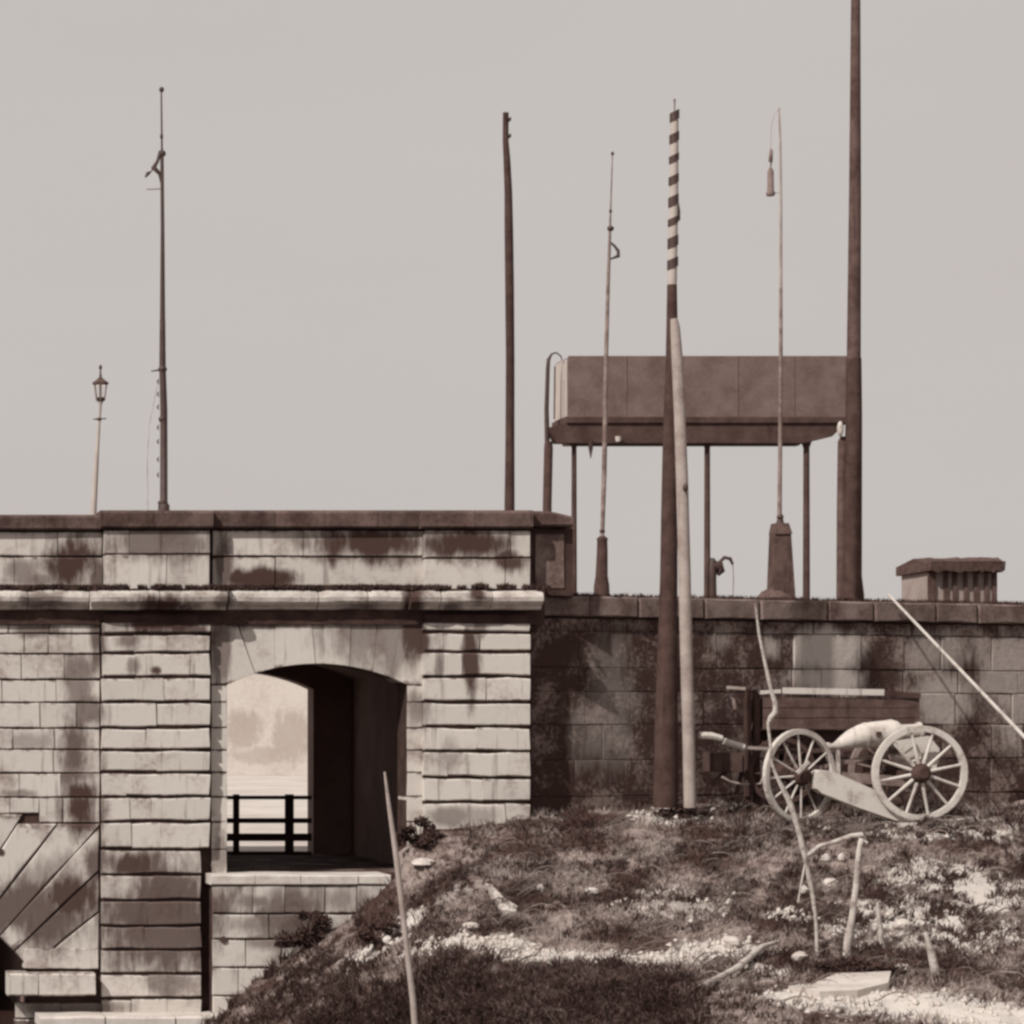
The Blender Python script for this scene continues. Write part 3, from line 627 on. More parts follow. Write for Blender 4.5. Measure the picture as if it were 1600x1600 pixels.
# long pale strands lying over the grass, and small rubble along the bare path
v = []; f = []
for i in range(2600):
    px, py = random.uniform(640, 1560), random.uniform(1262, 1590)
    if noise.noise(Vector((px*.012, py*.02, 7))) < random.uniform(-.1, .35): continue
    yy_ = float(np.interp(py, [1250, 1283, 1350, 1420, 1490, 1530, 1600], [46, 43, 42.5, 40.6, 38.3, 36.8, 34])); x = (px-VX)/F*yy_; y = yy_
    if x < PX(700, 44.5) and y > 43.8: continue
    if (y-WA[1])*math.cos(PHI)-(x-WA[0])*math.sin(PHI) > -.1: continue
    z = float(hgt(x, y)[0])+bumps(x, y); a = random.gauss(.5, .5); L_ = random.uniform(.12, .6); w_ = random.uniform(.006, .017); seg = 4
    base = len(v)
    for k_ in range(seg+1):
        t = k_/seg; X = x+math.cos(a)*L_*t; Yy = y+math.sin(a)*L_*t; zz = z+.03+math.sin(t*2.6)*.10*(L_/.4)+ (bumps(X, Yy)-bumps(x, y))*.8 + (L_*t)*.2*math.sin(a)
        ww = w_*(1-t*.7); v += [(X, Yy-ww*.3, zz+ww), (X+ww*.4, Yy+ww*.3, zz-ww)]
        if k_: f.append((base+2*k_-2, base+2*k_-1, base+2*k_+1, base+2*k_))
MB().add(v, f).build('dry_straw', M['straw'], None, label='pale dry strands of straw strewn over the grassy bank', cat='straw', kind='stuff')
v = []; f = []
for i in range(1500):
    a, b, ra, rb, s_ = random.choice(path[:17]); t = random.uniform(0, 6.28); r = random.random()**.6*1.25
    x, y = a+math.cos(t)*ra*r, b+math.sin(t)*rb*r
    if y > 43.9 and x < 11: continue
    if (y-WA[1])*math.cos(PHI)-(x-WA[0])*math.sin(PHI) > -.1: continue
    z = float(hgt(x, y)[0])+bumps(x, y); q = random.choice((.015, .02, .03, .045, .06)); base = len(v)
    d = [(random.uniform(.6, 1.2)*q) for _ in range(6)]
    v += [(x-d[0], y, z+.2*q), (x, y-d[1], z), (x+d[2], y, z+.3*q), (x, y+d[3], z), (x+q*.2, y, z+d[4]), (x, y, z-d[5])]
    f += [tuple(base+j for j in t_) for t_ in ((0,1,4),(1,2,4),(2,3,4),(3,0,4),(1,0,5),(2,1,5),(3,2,5),(0,3,5))]
MB().add(v, f).build('rubble', M['rock'], None, label='small pale rubble scattered along the bare path', cat='rubble', kind='stuff')

# ------------------------------------------------------------------ shrubs
def shrub(px, py, rx, rz, label, nleaf=1500, ry=.35):
    x, y, z = ground(px, py); o = empty('shrub', (x, y, z), label, 'shrub', 'dark shrubs on the bank')
    mb = MB(); rx, rz = S(rx, y), S(rz, y)
    for i in range(9):
        a = random.uniform(0, 6.28); t = random.uniform(.4, 1)
        mb.tube([(x, y, z-.05), (x+math.cos(a)*rx*t*.5, y+math.sin(a)*ry*t*.5, z+rz*.9), (x+math.cos(a)*rx*t*.9, y+math.sin(a)*ry*t, z+rz*(1.9-t*.7))], [.014, .01, .004], 5)
    mb.build('stem', M['wood'], o)
    v = []; f = []
    lob = [(random.gauss(0, .6), random.uniform(-.6, .6), abs(random.gauss(.5, .55)), random.uniform(.15, .5)) for _ in range(16)]
    for i in range(nleaf):
        l = random.choice(lob); d = Vector((random.gauss(0, 1), random.gauss(0, 1), random.gauss(0, 1))).normalized()*random.random()**.4*l[3]
        c = Vector((x+(l[0]+d.x)*rx, y+(l[1]+d.y)*ry, max(z, z+(l[2]+d.z)*rz))); s = random.uniform(.018, .05)
        a = Vector((random.gauss(0, 1), random.gauss(0, 1), random.gauss(0, 1))).normalized()*s; b = a.orthogonal().normalized()*s*.55
        k_ = len(v); v += [c-a, c+b, c+a, c-b]; f.append((k_, k_+1, k_+2, k_+3))
    MB().add(v, f).build('foliage', M['leaf'], o, kind='stuff')
shrub(478, 1480, 42, 36, 'round dark shrub growing against the face of the threshold platform', 2200)
shrub(655, 1325, 30, 25, 'dark bushy shrub growing beside the foot of the second pilaster', 1800)
shrub(590, 1480, 30, 26, 'low dark shrub under the right end of the threshold platform', 1300)
shrub(1340, 1525, 60, 18, 'low dark shrub behind the pale slab in the right foreground', 1500)
shrub(1060, 1275, 36, 10, 'thin dark weeds at the foot of the two leaning poles', 700)

# ------------------------------------------------------------------ masts, poles and lamps
def pole(mb, pts, rad, Y, n=10, jit=0): return mb.tube([P(x, y, Y) if len((x, y)) == 2 else 0 for x, y in pts], [S(r, Y) for r in rad], n, jit=jit)
def ball(mb, px, py, Y, r, sy=1.0):
    z = PZ(py, Y); x = PX(px, Y); r = S(r, Y); k_ = 7
    return mb.tube([(x, Y, z+r*sy*math.cos(math.pi*i/k_)) for i in range(k_+1)], [max(.002, r*math.sin(math.pi*i/k_)) for i in range(k_+1)], 10)
def base_y(Y, z=ZT): return VY-(z-CZ)*F/Y

Y1 = 46.6; o = empty('signal_mast', P(255, base_y(Y1), Y1), 'tall dark iron mast with ball finial and small bracket, standing behind the left parapet', 'mast')
mb = MB(); pole(mb, [(256,base_y(Y1)),(256,800),(256,790),(256,785),(256,640),(254,575),(254,500)], [9,9,9,6,5.6,5.2,4.4], Y1); mb.build('lower_shaft', M['iron'], o, True)
mb = MB(); pole(mb, [(254,500),(254,360),(253,238),(253,232)], [4.2,3,2.8,1.8], Y1); mb.build('upper_shaft', M['iron'], o, True)
mb = MB(); pole(mb, [(253,234),(252,138)], [1.6,1.2], Y1, 6); mb.build('topmast', M['iron'], o, True)
for y, r, s in ((140,4,1.1),(213,2.6,2)):
    mb = MB(); ball(mb, 252.5, y, Y1, r, s); mb.build('finial' if y == 140 else 'collar', M['iron'], o, True)
for y, r in ((577,7.5),(655,6.8),(240,5.5),(786,8)):
    mb = MB(); pole(mb, [(254,y-4),(254,y),(254,y+4)], [r*.7,r,r*.7], Y1); mb.build('collar', M['iron'], o, True)
mb = MB(); pole(mb, [(251,236),(246,252),(240,262),(250,272),(252,285)], [3,2.5,4.5,3,2], Y1, 6); mb.build('bracket', M['iron'], o, True)
mb = MB(); pole(mb, [(241,262),(236,268),(231,271),(227,277)], [.8,1,3.2,1.2], Y1, 6); mb.build('signal_lamp', M['iron'], o, True)
mb = MB(); pole(mb, [(251,295),(229,296)], [.8,.8], Y1, 6); mb.build('arm', M['oldwood'], o, True)
mb = MB(); pole(mb, [(249,578),(236,580)], [1.6,.8], Y1, 6); mb.build('arm', M['iron'], o, True)
mb = MB(); [pole(mb, [(248,y-4),(246,y),(248,y+4)], [.8,1.5,.8], Y1, 5) for y in (596,616,636,668,690,718,742)]; mb.build('rung', M['iron'], o, True, kind='stuff')
mb = MB(); pole(mb, [(246,600),(233,665),(230,720),(231,800),(232,830)], [.6]*5, Y1, 5); mb.build('halyard', M['palewood'], o, True)

Y2 = 50.0; o = empty('street_lamp', P(145, base_y(Y2), Y2), 'ornate street lamp with glass lantern on a thin pale leaning post at far left', 'street lamp')
mb = MB(); pole(mb, [(145,base_y(Y2)),(146,800),(150,732),(152,703),(155,655),(157,632),(157,626)], [5,5,4,3,2.4,2.2,5], Y2); mb.build('post', M['palepaint_and_sunlit'], o, True)
for x, y, r in ((150,730,3.2),(152,703,3)):
    mb = MB(); ball(mb, x, y, Y2, r, .8); mb.build('collar', M['iron'], o, True)
mb = MB(); pole(mb, [(146,655),(166,654)], [1,1], Y2, 6); ball(mb, 155, 655, Y2, 4, .8); mb.build('ladder_bar', M['iron'], o, True)
lan = MB(); pole(lan, [(157,590),(157,593),(157,598),(157,601)], [3,6,13,12], Y2, 6); lan = lan.build('lantern_roof', M['wood2'], o)
mb = MB(); pole(mb, [(157,590),(157,583),(157,572)], [2.2,1.4,.6], Y2, 6); ball(mb, 157, 574, Y2, 2.6, 1.6); mb.build('finial', M['iron'], lan, True)
mb = MB()
for k_ in range(6):
    t = math.pi/3*k_+.5; c, s = math.cos(t), math.sin(t); X = PX(157, Y2)
    mb.tube([(X+c*S(10.5,Y2), Y2+s*S(10.5,Y2), PZ(600,Y2)), (X+c*S(7,Y2), Y2+s*S(7,Y2), PZ(626,Y2))], S(1, Y2), 5)
mb.build('lantern_frame', M['oldwood'], o)
mb = MB(); pole(mb, [(157,628),(157,624),(157,621)], [4,7.5,6.5], Y2, 6); mb.build('lantern_base', M['iron'], o)
gm = bpy.data.materials.new('lantern_glass'); gm.use_nodes = True; g = gm.node_tree.nodes['Principled BSDF']
g.inputs['Transmission Weight'].default_value = 1; g.inputs['Roughness'].default_value = .25; g.inputs['IOR'].default_value = 1.05; g.inputs['Base Color'].default_value = (.95,.92,.9,1)
mb = MB(); pole(mb, [(157,602),(157,622)], [9.6,6.6], Y2, 6); mb.build('lantern_glass', gm, o)

Y3 = 47.0; mb = MB(); pole(mb, [(796,base_y(Y3)),(796,788),(797,700),(797,560),(796,450),(795,360),(794,300),(792,250),(790,220),(790,176)], [8,7.6,7.2,7,6.8,6.5,6,5.4,4.6,4.4], Y3, 9, jit=.06)
o = empty('wooden_pole', P(796, base_y(Y3), Y3), 'plain dark wooden pole rising behind the parapet of the second pilaster', 'pole'); mb.build('shaft', M['wood'], o, True)
for y in (186, 212):
    mb = MB(); pole(mb, [(791,y+5),(797,y),(798,y-3)], [2.5,2.6,.8], Y3, 6); mb.build('insulator', M['iron'], o, True)

Y4 = 49.0; o = empty('slender_mast', P(940, base_y(Y4, zt2), Y4), 'slender dark mast on a tapered pedestal in front of the left end of the tank', 'mast')
mb = MB(); pole(mb, [(941,838),(944,740),(945,690),(947,560),(950,450),(953,360)], [3.2,3.9,3.8,3.4,2.9,2.3], Y4); mb.build('lower_shaft', M['oldwood'], o, True)
mb = MB(); pole(mb, [(953,360),(955,300),(957,240)], [1.8,1.2,.9], Y4, 6); mb.build('topmast', M['oldwood'], o, True)
for x, y, r, s in ((957,240,2.6,1.2),(954,357,5.5,.8),(954,330,2.4,1.6),(941,830,4.4,1)):
    mb = MB(); ball(mb, x, y, Y4, r, s); mb.build('collar' if y > 250 else 'finial', M['iron'], o, True)
mb = MB(); pole(mb, [(953,378),(960,384),(966,392),(966,400),(958,403),(953,405)], [1.4,2,2.6,3.4,1.8,1.2], Y4, 7); mb.build('bracket', M['iron'], o, True)
mb = MB(); pole(mb, [(940,base_y(Y4, zt2)),(940,915),(940,900),(941,862),(941,845),(941,842),(941,838)], [13,12,9.5,8.5,8,9,5], Y4, 12); mb.build('pedestal', M['wood'], o, True)

# barber-striped mast with the pale spar beside it
Y5 = 44.6
o = empty('striped_mast', P(1042, 1262, Y5), 'thick dark mast with a spiral striped top, standing before the wing wall', 'mast')
mb = MB(); pole(mb, [(1040,1262),(1041,1150),(1043,1000),(1045,900),(1046,800),(1047,700),(1050,560),(1050,480),(1050,445)], [19,18,15,13.5,12.5,11.5,9.5,8,7.5], Y5, 12, jit=.04); mb.build('shaft', M['wood'], o, True)
stripes = [(445,172)]
# pale painted top with dark spiral bands standing proud of it
mb = MB(); pole(mb, [(1050,445),(1053,300),(1054,175)], [7.4,6.8,6.2], Y5, 12); mb.build('painted_top', M['palepaint_and_sunlit'], o, True)
def sleeve(x, ya, yb, r, tilt):
    zc = PZ((ya+yb)/2, Y5); h = S((yb-ya), Y5); R = S(r, Y5); X = PX(x, Y5); v = []; f = []; n_ = 16
    for k_ in range(n_):
        t = 2*math.pi*k_/n_; c, s_ = math.cos(t), math.sin(t); up = c*S(tilt, Y5)
        for e in (-.5, .5): v.append((X+c*R, Y5+s_*R, zc+e*h+up))
    for k_ in range(n_): a = 2*k_; b = 2*((k_+1)%n_); f.append((a, b, b+1, a+1))
    MB().add(v, f).build('dark_stripe', M['iron'], o, True)
for x, a, b in ((1054,175,187),(1054,209,221),(1055,243,252),(1055,275,286),(1055,307,320),(1054,341,350),(1053,371,385),(1052,405,418)): sleeve(1053.9-(a-175)*.0125, a-1, b+1, 7.4+(a-175)*.0045, 3.5)
mb = MB(); pole(mb, [(1057,318),(1060,330),(1059,344)], [4,3,4], Y5, 7); mb.build('dark_stripe', M['iron'], o, True)
mb = MB(); pole(mb, [(1054,176),(1054,162),(1054,155)], [1.2,1.2,2], Y5, 7); mb.build('finial', M['oldwood'], o, True)
o = empty('pale_spar', P(1080, 1258, 44.1), 'pale tapering wooden spar leaning against the striped mast', 'spar')
mb = MB(); pole(mb, [(1078,1262),(1076,1150),(1072,1000),(1070,900),(1066,750),(1062,650),(1058,560),(1055,512),(1053,498)], [9.5,9.5,9.5,9.5,9.5,9.2,8.6,7.5,5.5], 44.1, 10, jit=.05); mb.build('shaft', M['greypole'], o, True)
mb = MB(); ball(mb, 1071, 762, 43.95, 4.5, 1.4); mb.build('iron_ring', M['iron'], o, True)

Y6 = 49.8; o = empty('arc_lamp_mast', P(1218, base_y(Y6, zt2), Y6), 'thin pale lamp mast with hanging lamp near its top and dark square pedestal', 'street lamp')
mb = MB(); pole(mb, [(1218,805),(1219,700),(1220,560),(1220,450)], [3.6,3.2,3,2.6], Y6); mb.build('lower_shaft', M['oldwood'], o, True)
mb = MB(); pole(mb, [(1220,450),(1220,300),(1219,220),(1217,168)], [2.5,2.1,1.8,1.2], Y6); mb.build('upper_shaft', M['greypole'], o, True)
mb = MB(); pole(mb, [(1217,170),(1210,178),(1205,195),(1204,235)], [.7]*4, Y6, 5); mb.build('curved_arm', M['palepaint_and_sunlit'], o, True)
lp = MB(); pole(lp, [(1204,262),(1204,268),(1204,298),(1204,302),(1204,306)], [2,4.8,5.2,7.2,6], Y6, 12); lp = lp.build('lamp_housing', M['oldwood'], o, True)
mb = MB(); pole(mb, [(1204,262),(1205,254),(1204,252),(1205,236),(1204,232)], [1.2,1.4,3.4,2.8,1], Y6, 8); mb.build('hanger', M['oldwood'], lp, True)
mb = MB(); pole(mb, [(1205,303),(1220,300)], [.9,.9], Y6, 5); mb.build('stay', M['palepaint_and_sunlit'], o, True)
mb = MB(); ball(mb, 1219, 808, Y6, 5.5); pole(mb, [(1219,822),(1219,812)], [7,5], Y6, 10); mb.build('collar', M['iron'], o, True)
def taperbox(x0, x1, x2, x3, ya, yb, Y, d0, d1):     # ya top (x0..x1), yb bottom (x2..x3)
    v = [(PX(x, Y), Y+s_*d, PZ(y, Y)) for y, (a, b), d in ((yb, (x2, x3), d1), (ya, (x0, x1), d0)) for x, s_ in ((a,-1),(b,-1),(b,1),(a,1))]
    return MB().add(v, [(0,3,2,1),(4,5,6,7),(0,1,5,4),(1,2,6,5),(2,3,7,6),(3,0,4,7)])
taperbox(1206,1232,1203,1238,835,base_y(Y6, zt2),Y6,.14,.2).build('pedestal', M['wood2'], o)
taperbox(1208,1229,1206,1233,818,835,Y6,.12,.17).build('pedestal_cap', M['wood2'], o)
mb = MB(); pole(mb, [(1212,base_y(Y6, zt2)),(1212,938),(1212,926),(1214,918)], [36,30,20,8], Y6, 12, jit=.1); mb.build('earth_mound', M['earth'], o, True)

Y7 = 48.15; o = empty('timber_mast', P(1335, base_y(Y7, zt2), Y7), 'very tall thick timber mast at the right end of the tank', 'mast')
mb = MB(); pole(mb, [(1334,base_y(Y7, zt2)),(1334,930),(1332,900),(1334,650),(1334,560)], [16,15.5,14,12.5,11.5], Y7, 12); mb.build('lower_mast', M['wood'], o, True)
mb = MB(); pole(mb, [(1334,560),(1336,300),(1337,0),(1338,-120)], [10.5,9,7,6], Y7, 12); mb.build('upper_mast', M['wood2'], o, True)
mb = MB(); pole(mb, [(1315,base_y(Y7, zt2)),(1315,925),(1315,800),(1316,690),(1317,682)], [8.5,8,7.5,7,4], Y7+.1, 10); mb.build('side_prop', M['wood2'], o, True)
mb = MB(); ball(mb, 1313, 670, Y7, 5, 2.4); mb.build('white_insulator', M['white'], o, True)
o = empty('leaning_pole', ground(1660, 1288), 'straight pale thin pole slanting steeply against the top of the wing wall at far right', 'pole')
pa = Vector(P(1388, 929, 47.42)); pb_ = Vector(P(1515, 1062, 46.35)); d = (pb_-pa).normalized(); t_ = 0
while (pa+d*t_).z > gz(*(pa+d*t_)[:2]) and t_ < 12: t_ += .05
MB().tube([pa, pa+d*t_*.5, pa+d*(t_+.1)], [.024, .032, .040], 8, jit=.05).build('shaft', M['white'], o, True)

# ------------------------------------------------------------------ elevated tank
YT = 52.0
tank = empty('elevated_tank', P(1100, base_y(YT, zt2), YT), 'long dark plate-sided tank raised on slim iron columns behind the wing wall', 'tank')
xs = [888, 976, 1063, 1150, 1238, 1326]; X0, X1 = PX(888, YT), PX(1326, YT); dT = .9
MB().box(X0+.01, X1-.01, YT+.02, YT+dT, PZ(655, YT), PZ(558, YT)).build('tank_body', M['tank'], tank)
for a, b in zip(xs[:-1], xs[1:]): stone(tank, [(PX(a,YT),PZ(655,YT)),(PX(b,YT),PZ(655,YT)),(PX(b,YT),PZ(556,YT)),(PX(a,YT),PZ(556,YT))], YT-.01, .04, gap=.0015, bev=.002, m='tank', name='panel', jit=0, relief=.0006)
for x in xs[1:-1]: MB().box(PX(x, YT)-.035, PX(x, YT)+.035, YT-.022, YT-.012, PZ(652, YT), PZ(558, YT)).build('seam_strip', M['tank'], tank)
MB().box(X0-.012, X0, YT+.05, YT+dT, PZ(650, YT), PZ(560, YT)).build('sunlit_side_panel', M['palepaint_and_sunlit'], tank)  # pale colour stands in for sunlight on the tank's left side
MB().box(X0-.05, X1+.02, YT-.06, YT+dT+.05, PZ(661, YT), PZ(652, YT)).build('bottom_flange', M['tankframe'], tank)
mb = MB().prism([(PX(857, YT), PZ(668, YT)), (PX(870, YT), PZ(692, YT)), (PX(1258, YT), PZ(692, YT)), (PX(1300, YT), PZ(682, YT)), (PX(1322, YT), PZ(661, YT)), (PX(888, YT), PZ(661, YT)), (PX(884, YT), PZ(661, YT))], YT-.02, YT+.25); fixn(mb.build('front_beam', M['tankframe'], tank))
mb = MB().prism([(PX(900, YT), PZ(690, YT)), (PX(1270, YT), PZ(690, YT)), (PX(1300, YT), PZ(661, YT)), (PX(890, YT), PZ(661, YT))], YT+dT-.2, YT+dT); fixn(mb.build('rear_beam', M['tankframe'], tank))
colm = []
for x, r in ((897,4.6),(1105,5.2),(1260,5.6)):
    mb = MB(); pole(mb, [(x,base_y(YT, zt2)),(x,940),(x,700),(x,690)], [r*1.3,r,r*.85,r*1.5], YT+.15, 10); c_ = mb.build('column', M['tankframe'], tank, True); colm.append(c_)
mb = MB(); pole(mb, [(855,base_y(YT, zt2)),(855,790),(857,700),(857,690)], [8,7,7,6], YT+.2, 10); mb.build('column', M['tankframe'], tank, True)
mb = MB(); pole(mb, [(855,690),(854,640),(856,575),(857,562),(862,553),(869,551),(876,556),(878,562)], [4,3.6,3.2,3,1.6,1.3,1.1,1], YT+.2, 8); mb.build('overflow_pipe', M['iron'], tank, True)
mb = MB(); pole(mb, [(867,572),(866,655)], [1.2,1.2], YT+.1, 6); mb.build('gauge_rod', M['iron'], tank, True)
mb = MB(); pole(mb, [(923,690),(923,700),(923,716)], [4.5,3.6,.6], YT, 8); mb.build('outlet_spout', M['iron'], tank, True)
mb = MB(); pole(mb, [(966,682),(966,690)], [5,4], YT-.1, 8); mb.build('light_gap_piece', M['white'], tank, True)  # white piece added in place of a light gap below the tank

# pump
Yp = 50.5; o = empty('hand_pump', P(1120, base_y(Yp, zt2), Yp), 'small dark pump with curved spout standing beside the middle tank column', 'pump')
mb = MB(); pole(mb, [(1112,base_y(Yp, zt2)),(1112,905),(1113,878),(1113,872)], [8,7,7,3], Yp, 9); mb.build('pump_body', M['iron'], o, True)
mb = MB(); pole(mb, [(1113,886),(1124,884),(1126,892),(1122,899)], [8,9,7,2], Yp, 8); mb.build('pump_head', M['iron'], o, True)
mb = MB(); pole(mb, [(1120,882),(1132,871),(1141,873),(1145,882)], [2,3,3,2], Yp, 8); mb.build('curved_spout', M['iron'], o, True)
mb = MB(); pole(mb, [(1145,882),(1146,905),(1145,base_y(Yp, zt2))], [.7]*3, Yp, 5); mb.build('drain_pipe', M['oldwood'], o, True)

# hut
Yh = 56.0; hx0, hx1 = PX(1452, Yh), PX(1556, Yh)
o = empty('small_hut', ((hx0+hx1)/2, Yh, zt2), 'small pale hut with overhanging shaggy roof standing on the terrace at the right', 'hut')
MB().box(hx0, hx1, Yh, Yh+1.4, zt2, PZ(893, Yh)).build('wall', M['plaster'], o)
for x, w_ in ((1455,12),(1477,6),(1491,6),(1508,5),(1524,6),(1540,5),(1553,7)): MB().box(PX(x, Yh)-S(w_/2, Yh), PX(x, Yh)+S(w_/2, Yh), Yh-.05, Yh-.002, zt2, PZ(893, Yh)).build('corner_post' if x in (1455, 1553) else 'post', M['wood2'], o)
rf = MB(); nn = 26
v = []; f = []
for i in range(nn+1):
    X = PX(1446, Yh)+(PX(1562, Yh)-PX(1446, Yh))*i/nn; e = .25 if i in (0, nn) else 0
    for y, z in ((Yh-.25, PZ(894, Yh)+random.uniform(-.03, .03)), (Yh-.28, PZ(878, Yh)), (Yh-.05, PZ(872+e*28, Yh)+random.uniform(-.02, .02)), (Yh+.6, PZ(870, Yh)), (Yh+1.5, PZ(880, Yh)), (Yh+1.5, PZ(894, Yh))): v.append((X, y, z))
for i in range(nn):
    for k_ in range(6): f.append((i*6+k_, (i+1)*6+k_, (i+1)*6+(k_+1)%6, i*6+(k_+1)%6))
f += [tuple(range(6)), tuple(range(nn*6, nn*6+6))]
fixn(MB().add(v, f).build('roof', M['thatch'], o))

# ------------------------------------------------------------------ railing in the passage
Yr = 52.2; o = empty('wooden_railing', P(430, VY-(ZTH-CZ)*F/Yr, Yr), 'dark wooden railing of posts and rails across the far end of the passage', 'railing')
zf = ZTH
for x, w_ in ((369,9),(452,13)): MB().box(PX(x, Yr)-S(w_/2, Yr), PX(x, Yr)+S(w_/2, Yr), Yr-.05, Yr+.05, zf, PZ(1241, Yr)).build('post', M['wood'], o)
for ya, yb in ((1243,1249),(1278,1286),(1302,1314),(1330,1339)): MB().box(PX(300, Yr), PX(486, Yr), Yr-.08, Yr-.052, PZ(yb, Yr), PZ(ya, Yr)).build('rail', M['wood'], o)

# ------------------------------------------------------------------ gun on its carriage
YG = 43.0
gun = empty('field_gun', P(1380, 1284, YG+.6), 'old white-painted gun on a spoked-wheel carriage at the right, in front of the wing wall', 'cannon')
def ring(mb, x, y, z, ro, ri, w_, n_=40):
    v = []; f = []
    for k_ in range(n_):
        t = 2*math.pi*k_/n_; c, s_ = math.cos(t), math.sin(t)
        v += [(x+c*ro, y-w_/2, z+s_*ro), (x+c*ro, y+w_/2, z+s_*ro), (x+c*ri, y+w_/2, z+s_*ri), (x+c*ri, y-w_/2, z+s_*ri)]
    for k_ in range(n_):
        a = 4*k_; b = 4*((k_+1)%n_)
        for j in range(4): f.append((a+j, b+j, b+(j+1)%4, a+(j+1)%4))
    return mb.add(v, f)
def wheel(px, py, r, Y, mat_, hubm, nsp=12, rot=0.1, root=None, rw=8.5, spw=2.6):
    x, z, R = PX(px, Y), PZ(py, Y), S(r, Y)
    wh = empty('wheel', (x, Y, z), parent=root)
    mb = MB(); ring(mb, x, Y, z, R, R-S(rw, Y), .075); fixn(mb.build('rim', mat_, wh))
    mb = MB(); ring(mb, x, Y, z, R+.012, R-.001, .06); fixn(mb.build('tyre', M['oldwood'] if mat_ is M['oldwood'] else mat_, wh))
    for k_ in range(nsp):
        t = 2*math.pi*k_/nsp+rot; c, s_ = math.cos(t), math.sin(t)
        MB().tube([(x+c*S(12, Y), Y-.03, z+s_*S(12, Y)), (x+c*R*.5, Y-.015, z+s_*R*.5), (x+c*(R-S(rw*.6, Y)), Y, z+s_*(R-S(rw*.6, Y)))], [S(spw*1.25, Y), S(spw, Y), S(spw*.85, Y)], 6).build('spoke', mat_, wh, True)
    mb = MB(); mb.tube([(x, Y-.17, z), (x, Y-.15, z), (x, Y-.05, z), (x, Y+.06, z), (x, Y+.16, z)], [S(8, Y), S(11, Y), S(16, Y), S(16, Y), S(10, Y)], 14); mb.build('hub', hubm, wh, True)
    return wh
w1 = wheel(1437, 1208, 73.5, YG, M['white'], M['wood'], root=gun, rot=.2)
w2 = wheel(1284, 1213, 73, YG, M['white'], M['wood'], root=gun, rot=.05, rw=7, spw=1.8)
w3 = wheel(1397, 1207, 70, YG+1.15, M['oldwood'], M['wood'], root=gun, rot=.3, rw=7, spw=2)
w2.location.x += PX(1262, YG)-PX(1284, YG); w2.rotation_euler.z = math.radians(25); w2.location.y += .35
for x in (1437,):
    p = Vector(P(x, 1210, YG)); MB().bar(p+Vector((0,.1,0)), p+Vector((0,1.1,0)), .11, .11).build('axle', M['wood'], gun)
YB = YG+.6
mb = MB(); pole(mb, [(1284,1166),(1288,1166),(1294,1166),(1300,1166),(1306,1165),(1318,1160),(1330,1155),(1345,1150),(1362,1148),(1385,1146),(1392,1146),(1400,1146),(1408,1146),(1440,1143)],
    [2,5.5,6,4,6,11,15,18,20,20.5,21,20,14,12], YB, 20); mb.build('barrel', M['white'], gun, True)
for x, y, r in ((1352,1149,20),(1392,1146,22),(1436,1143,15)):
    mb = MB(); a_, b_ = Vector(P(x-2.2, y+.2, YB)), Vector(P(x+2.2, y-.2, YB)); mb.tube([a_, b_], [S(r, YB)]*2, 20); mb.build('reinforce_band', M['white'], gun, True)
mb = MB(); mb.tube([P(1439.5,1142.8,YB), P(1440.5,1142.8,YB)], S(7, YB), 14); mb.build('bore', M['iron'], gun, True)
mb = MB(); pole(mb, [(1373,1151)]*1+[(1373,1143)], [4,4], YB-.2, 8); mb.build('sight_slot', M['wood'], gun)
# cheeks and trail
mb = MB().prism([(PX(x, YB), PZ(y, YB)) for x, y in ((1256,1206),(1262,1202),(1278,1203),(1312,1218),(1352,1236),(1378,1262),(1398,1284),(1378,1280),(1320,1260),(1264,1238),(1256,1231))], YB-.55, YB-.30); fixn(mb.build('trail', M['white'], gun))
for dy in (-.3, .12):
    mb = MB().prism([(PX(x, YB), PZ(y, YB)) for x, y in ((1388,1158),(1440,1150),(1456,1170),(1450,1205),(1428,1212),(1404,1190))], YB+dy, YB+dy+.08); fixn(mb.build('cheek', M['white'], gun))
MB().bar(P(1309,1170,YB), P(1310,1222,YB), .045, .06).build('elevating_post', M['palewood'], gun)
MB().bar(P(1310,1214,YB+.1), P(1425,1222,YB+.1), .16, .2).build('carriage_bed', M['oldwood'], gun)
MB().bar(P(1262,1213,YG+.35), P(1330,1222,YG+.7), .12, .12).build('axle', M['wood'], gun)
MB().bar(P(1245,1208,YB-.5), P(1264,1190,YB-.5), .05, .05).build('handspike', M['palewood'], gun)
MB().bar(P(1278,1200,YB+.1), P(1425,1168,YB+.1), .06, .1).build('stay_rod', M['oldwood'], gun)
mb = MB(); [mb.tube([P(a,b,YB-.42), P(c,d_,YB-.42)], .018, 6) for a,b,c,d_ in ((1395,1160,1412,1178),(1412,1178,1432,1164),(1432,1164,1440,1184),(1400,1182,1420,1188),(1440,1184,1425,1190))]; mb.build('chain', M['white'], gun)

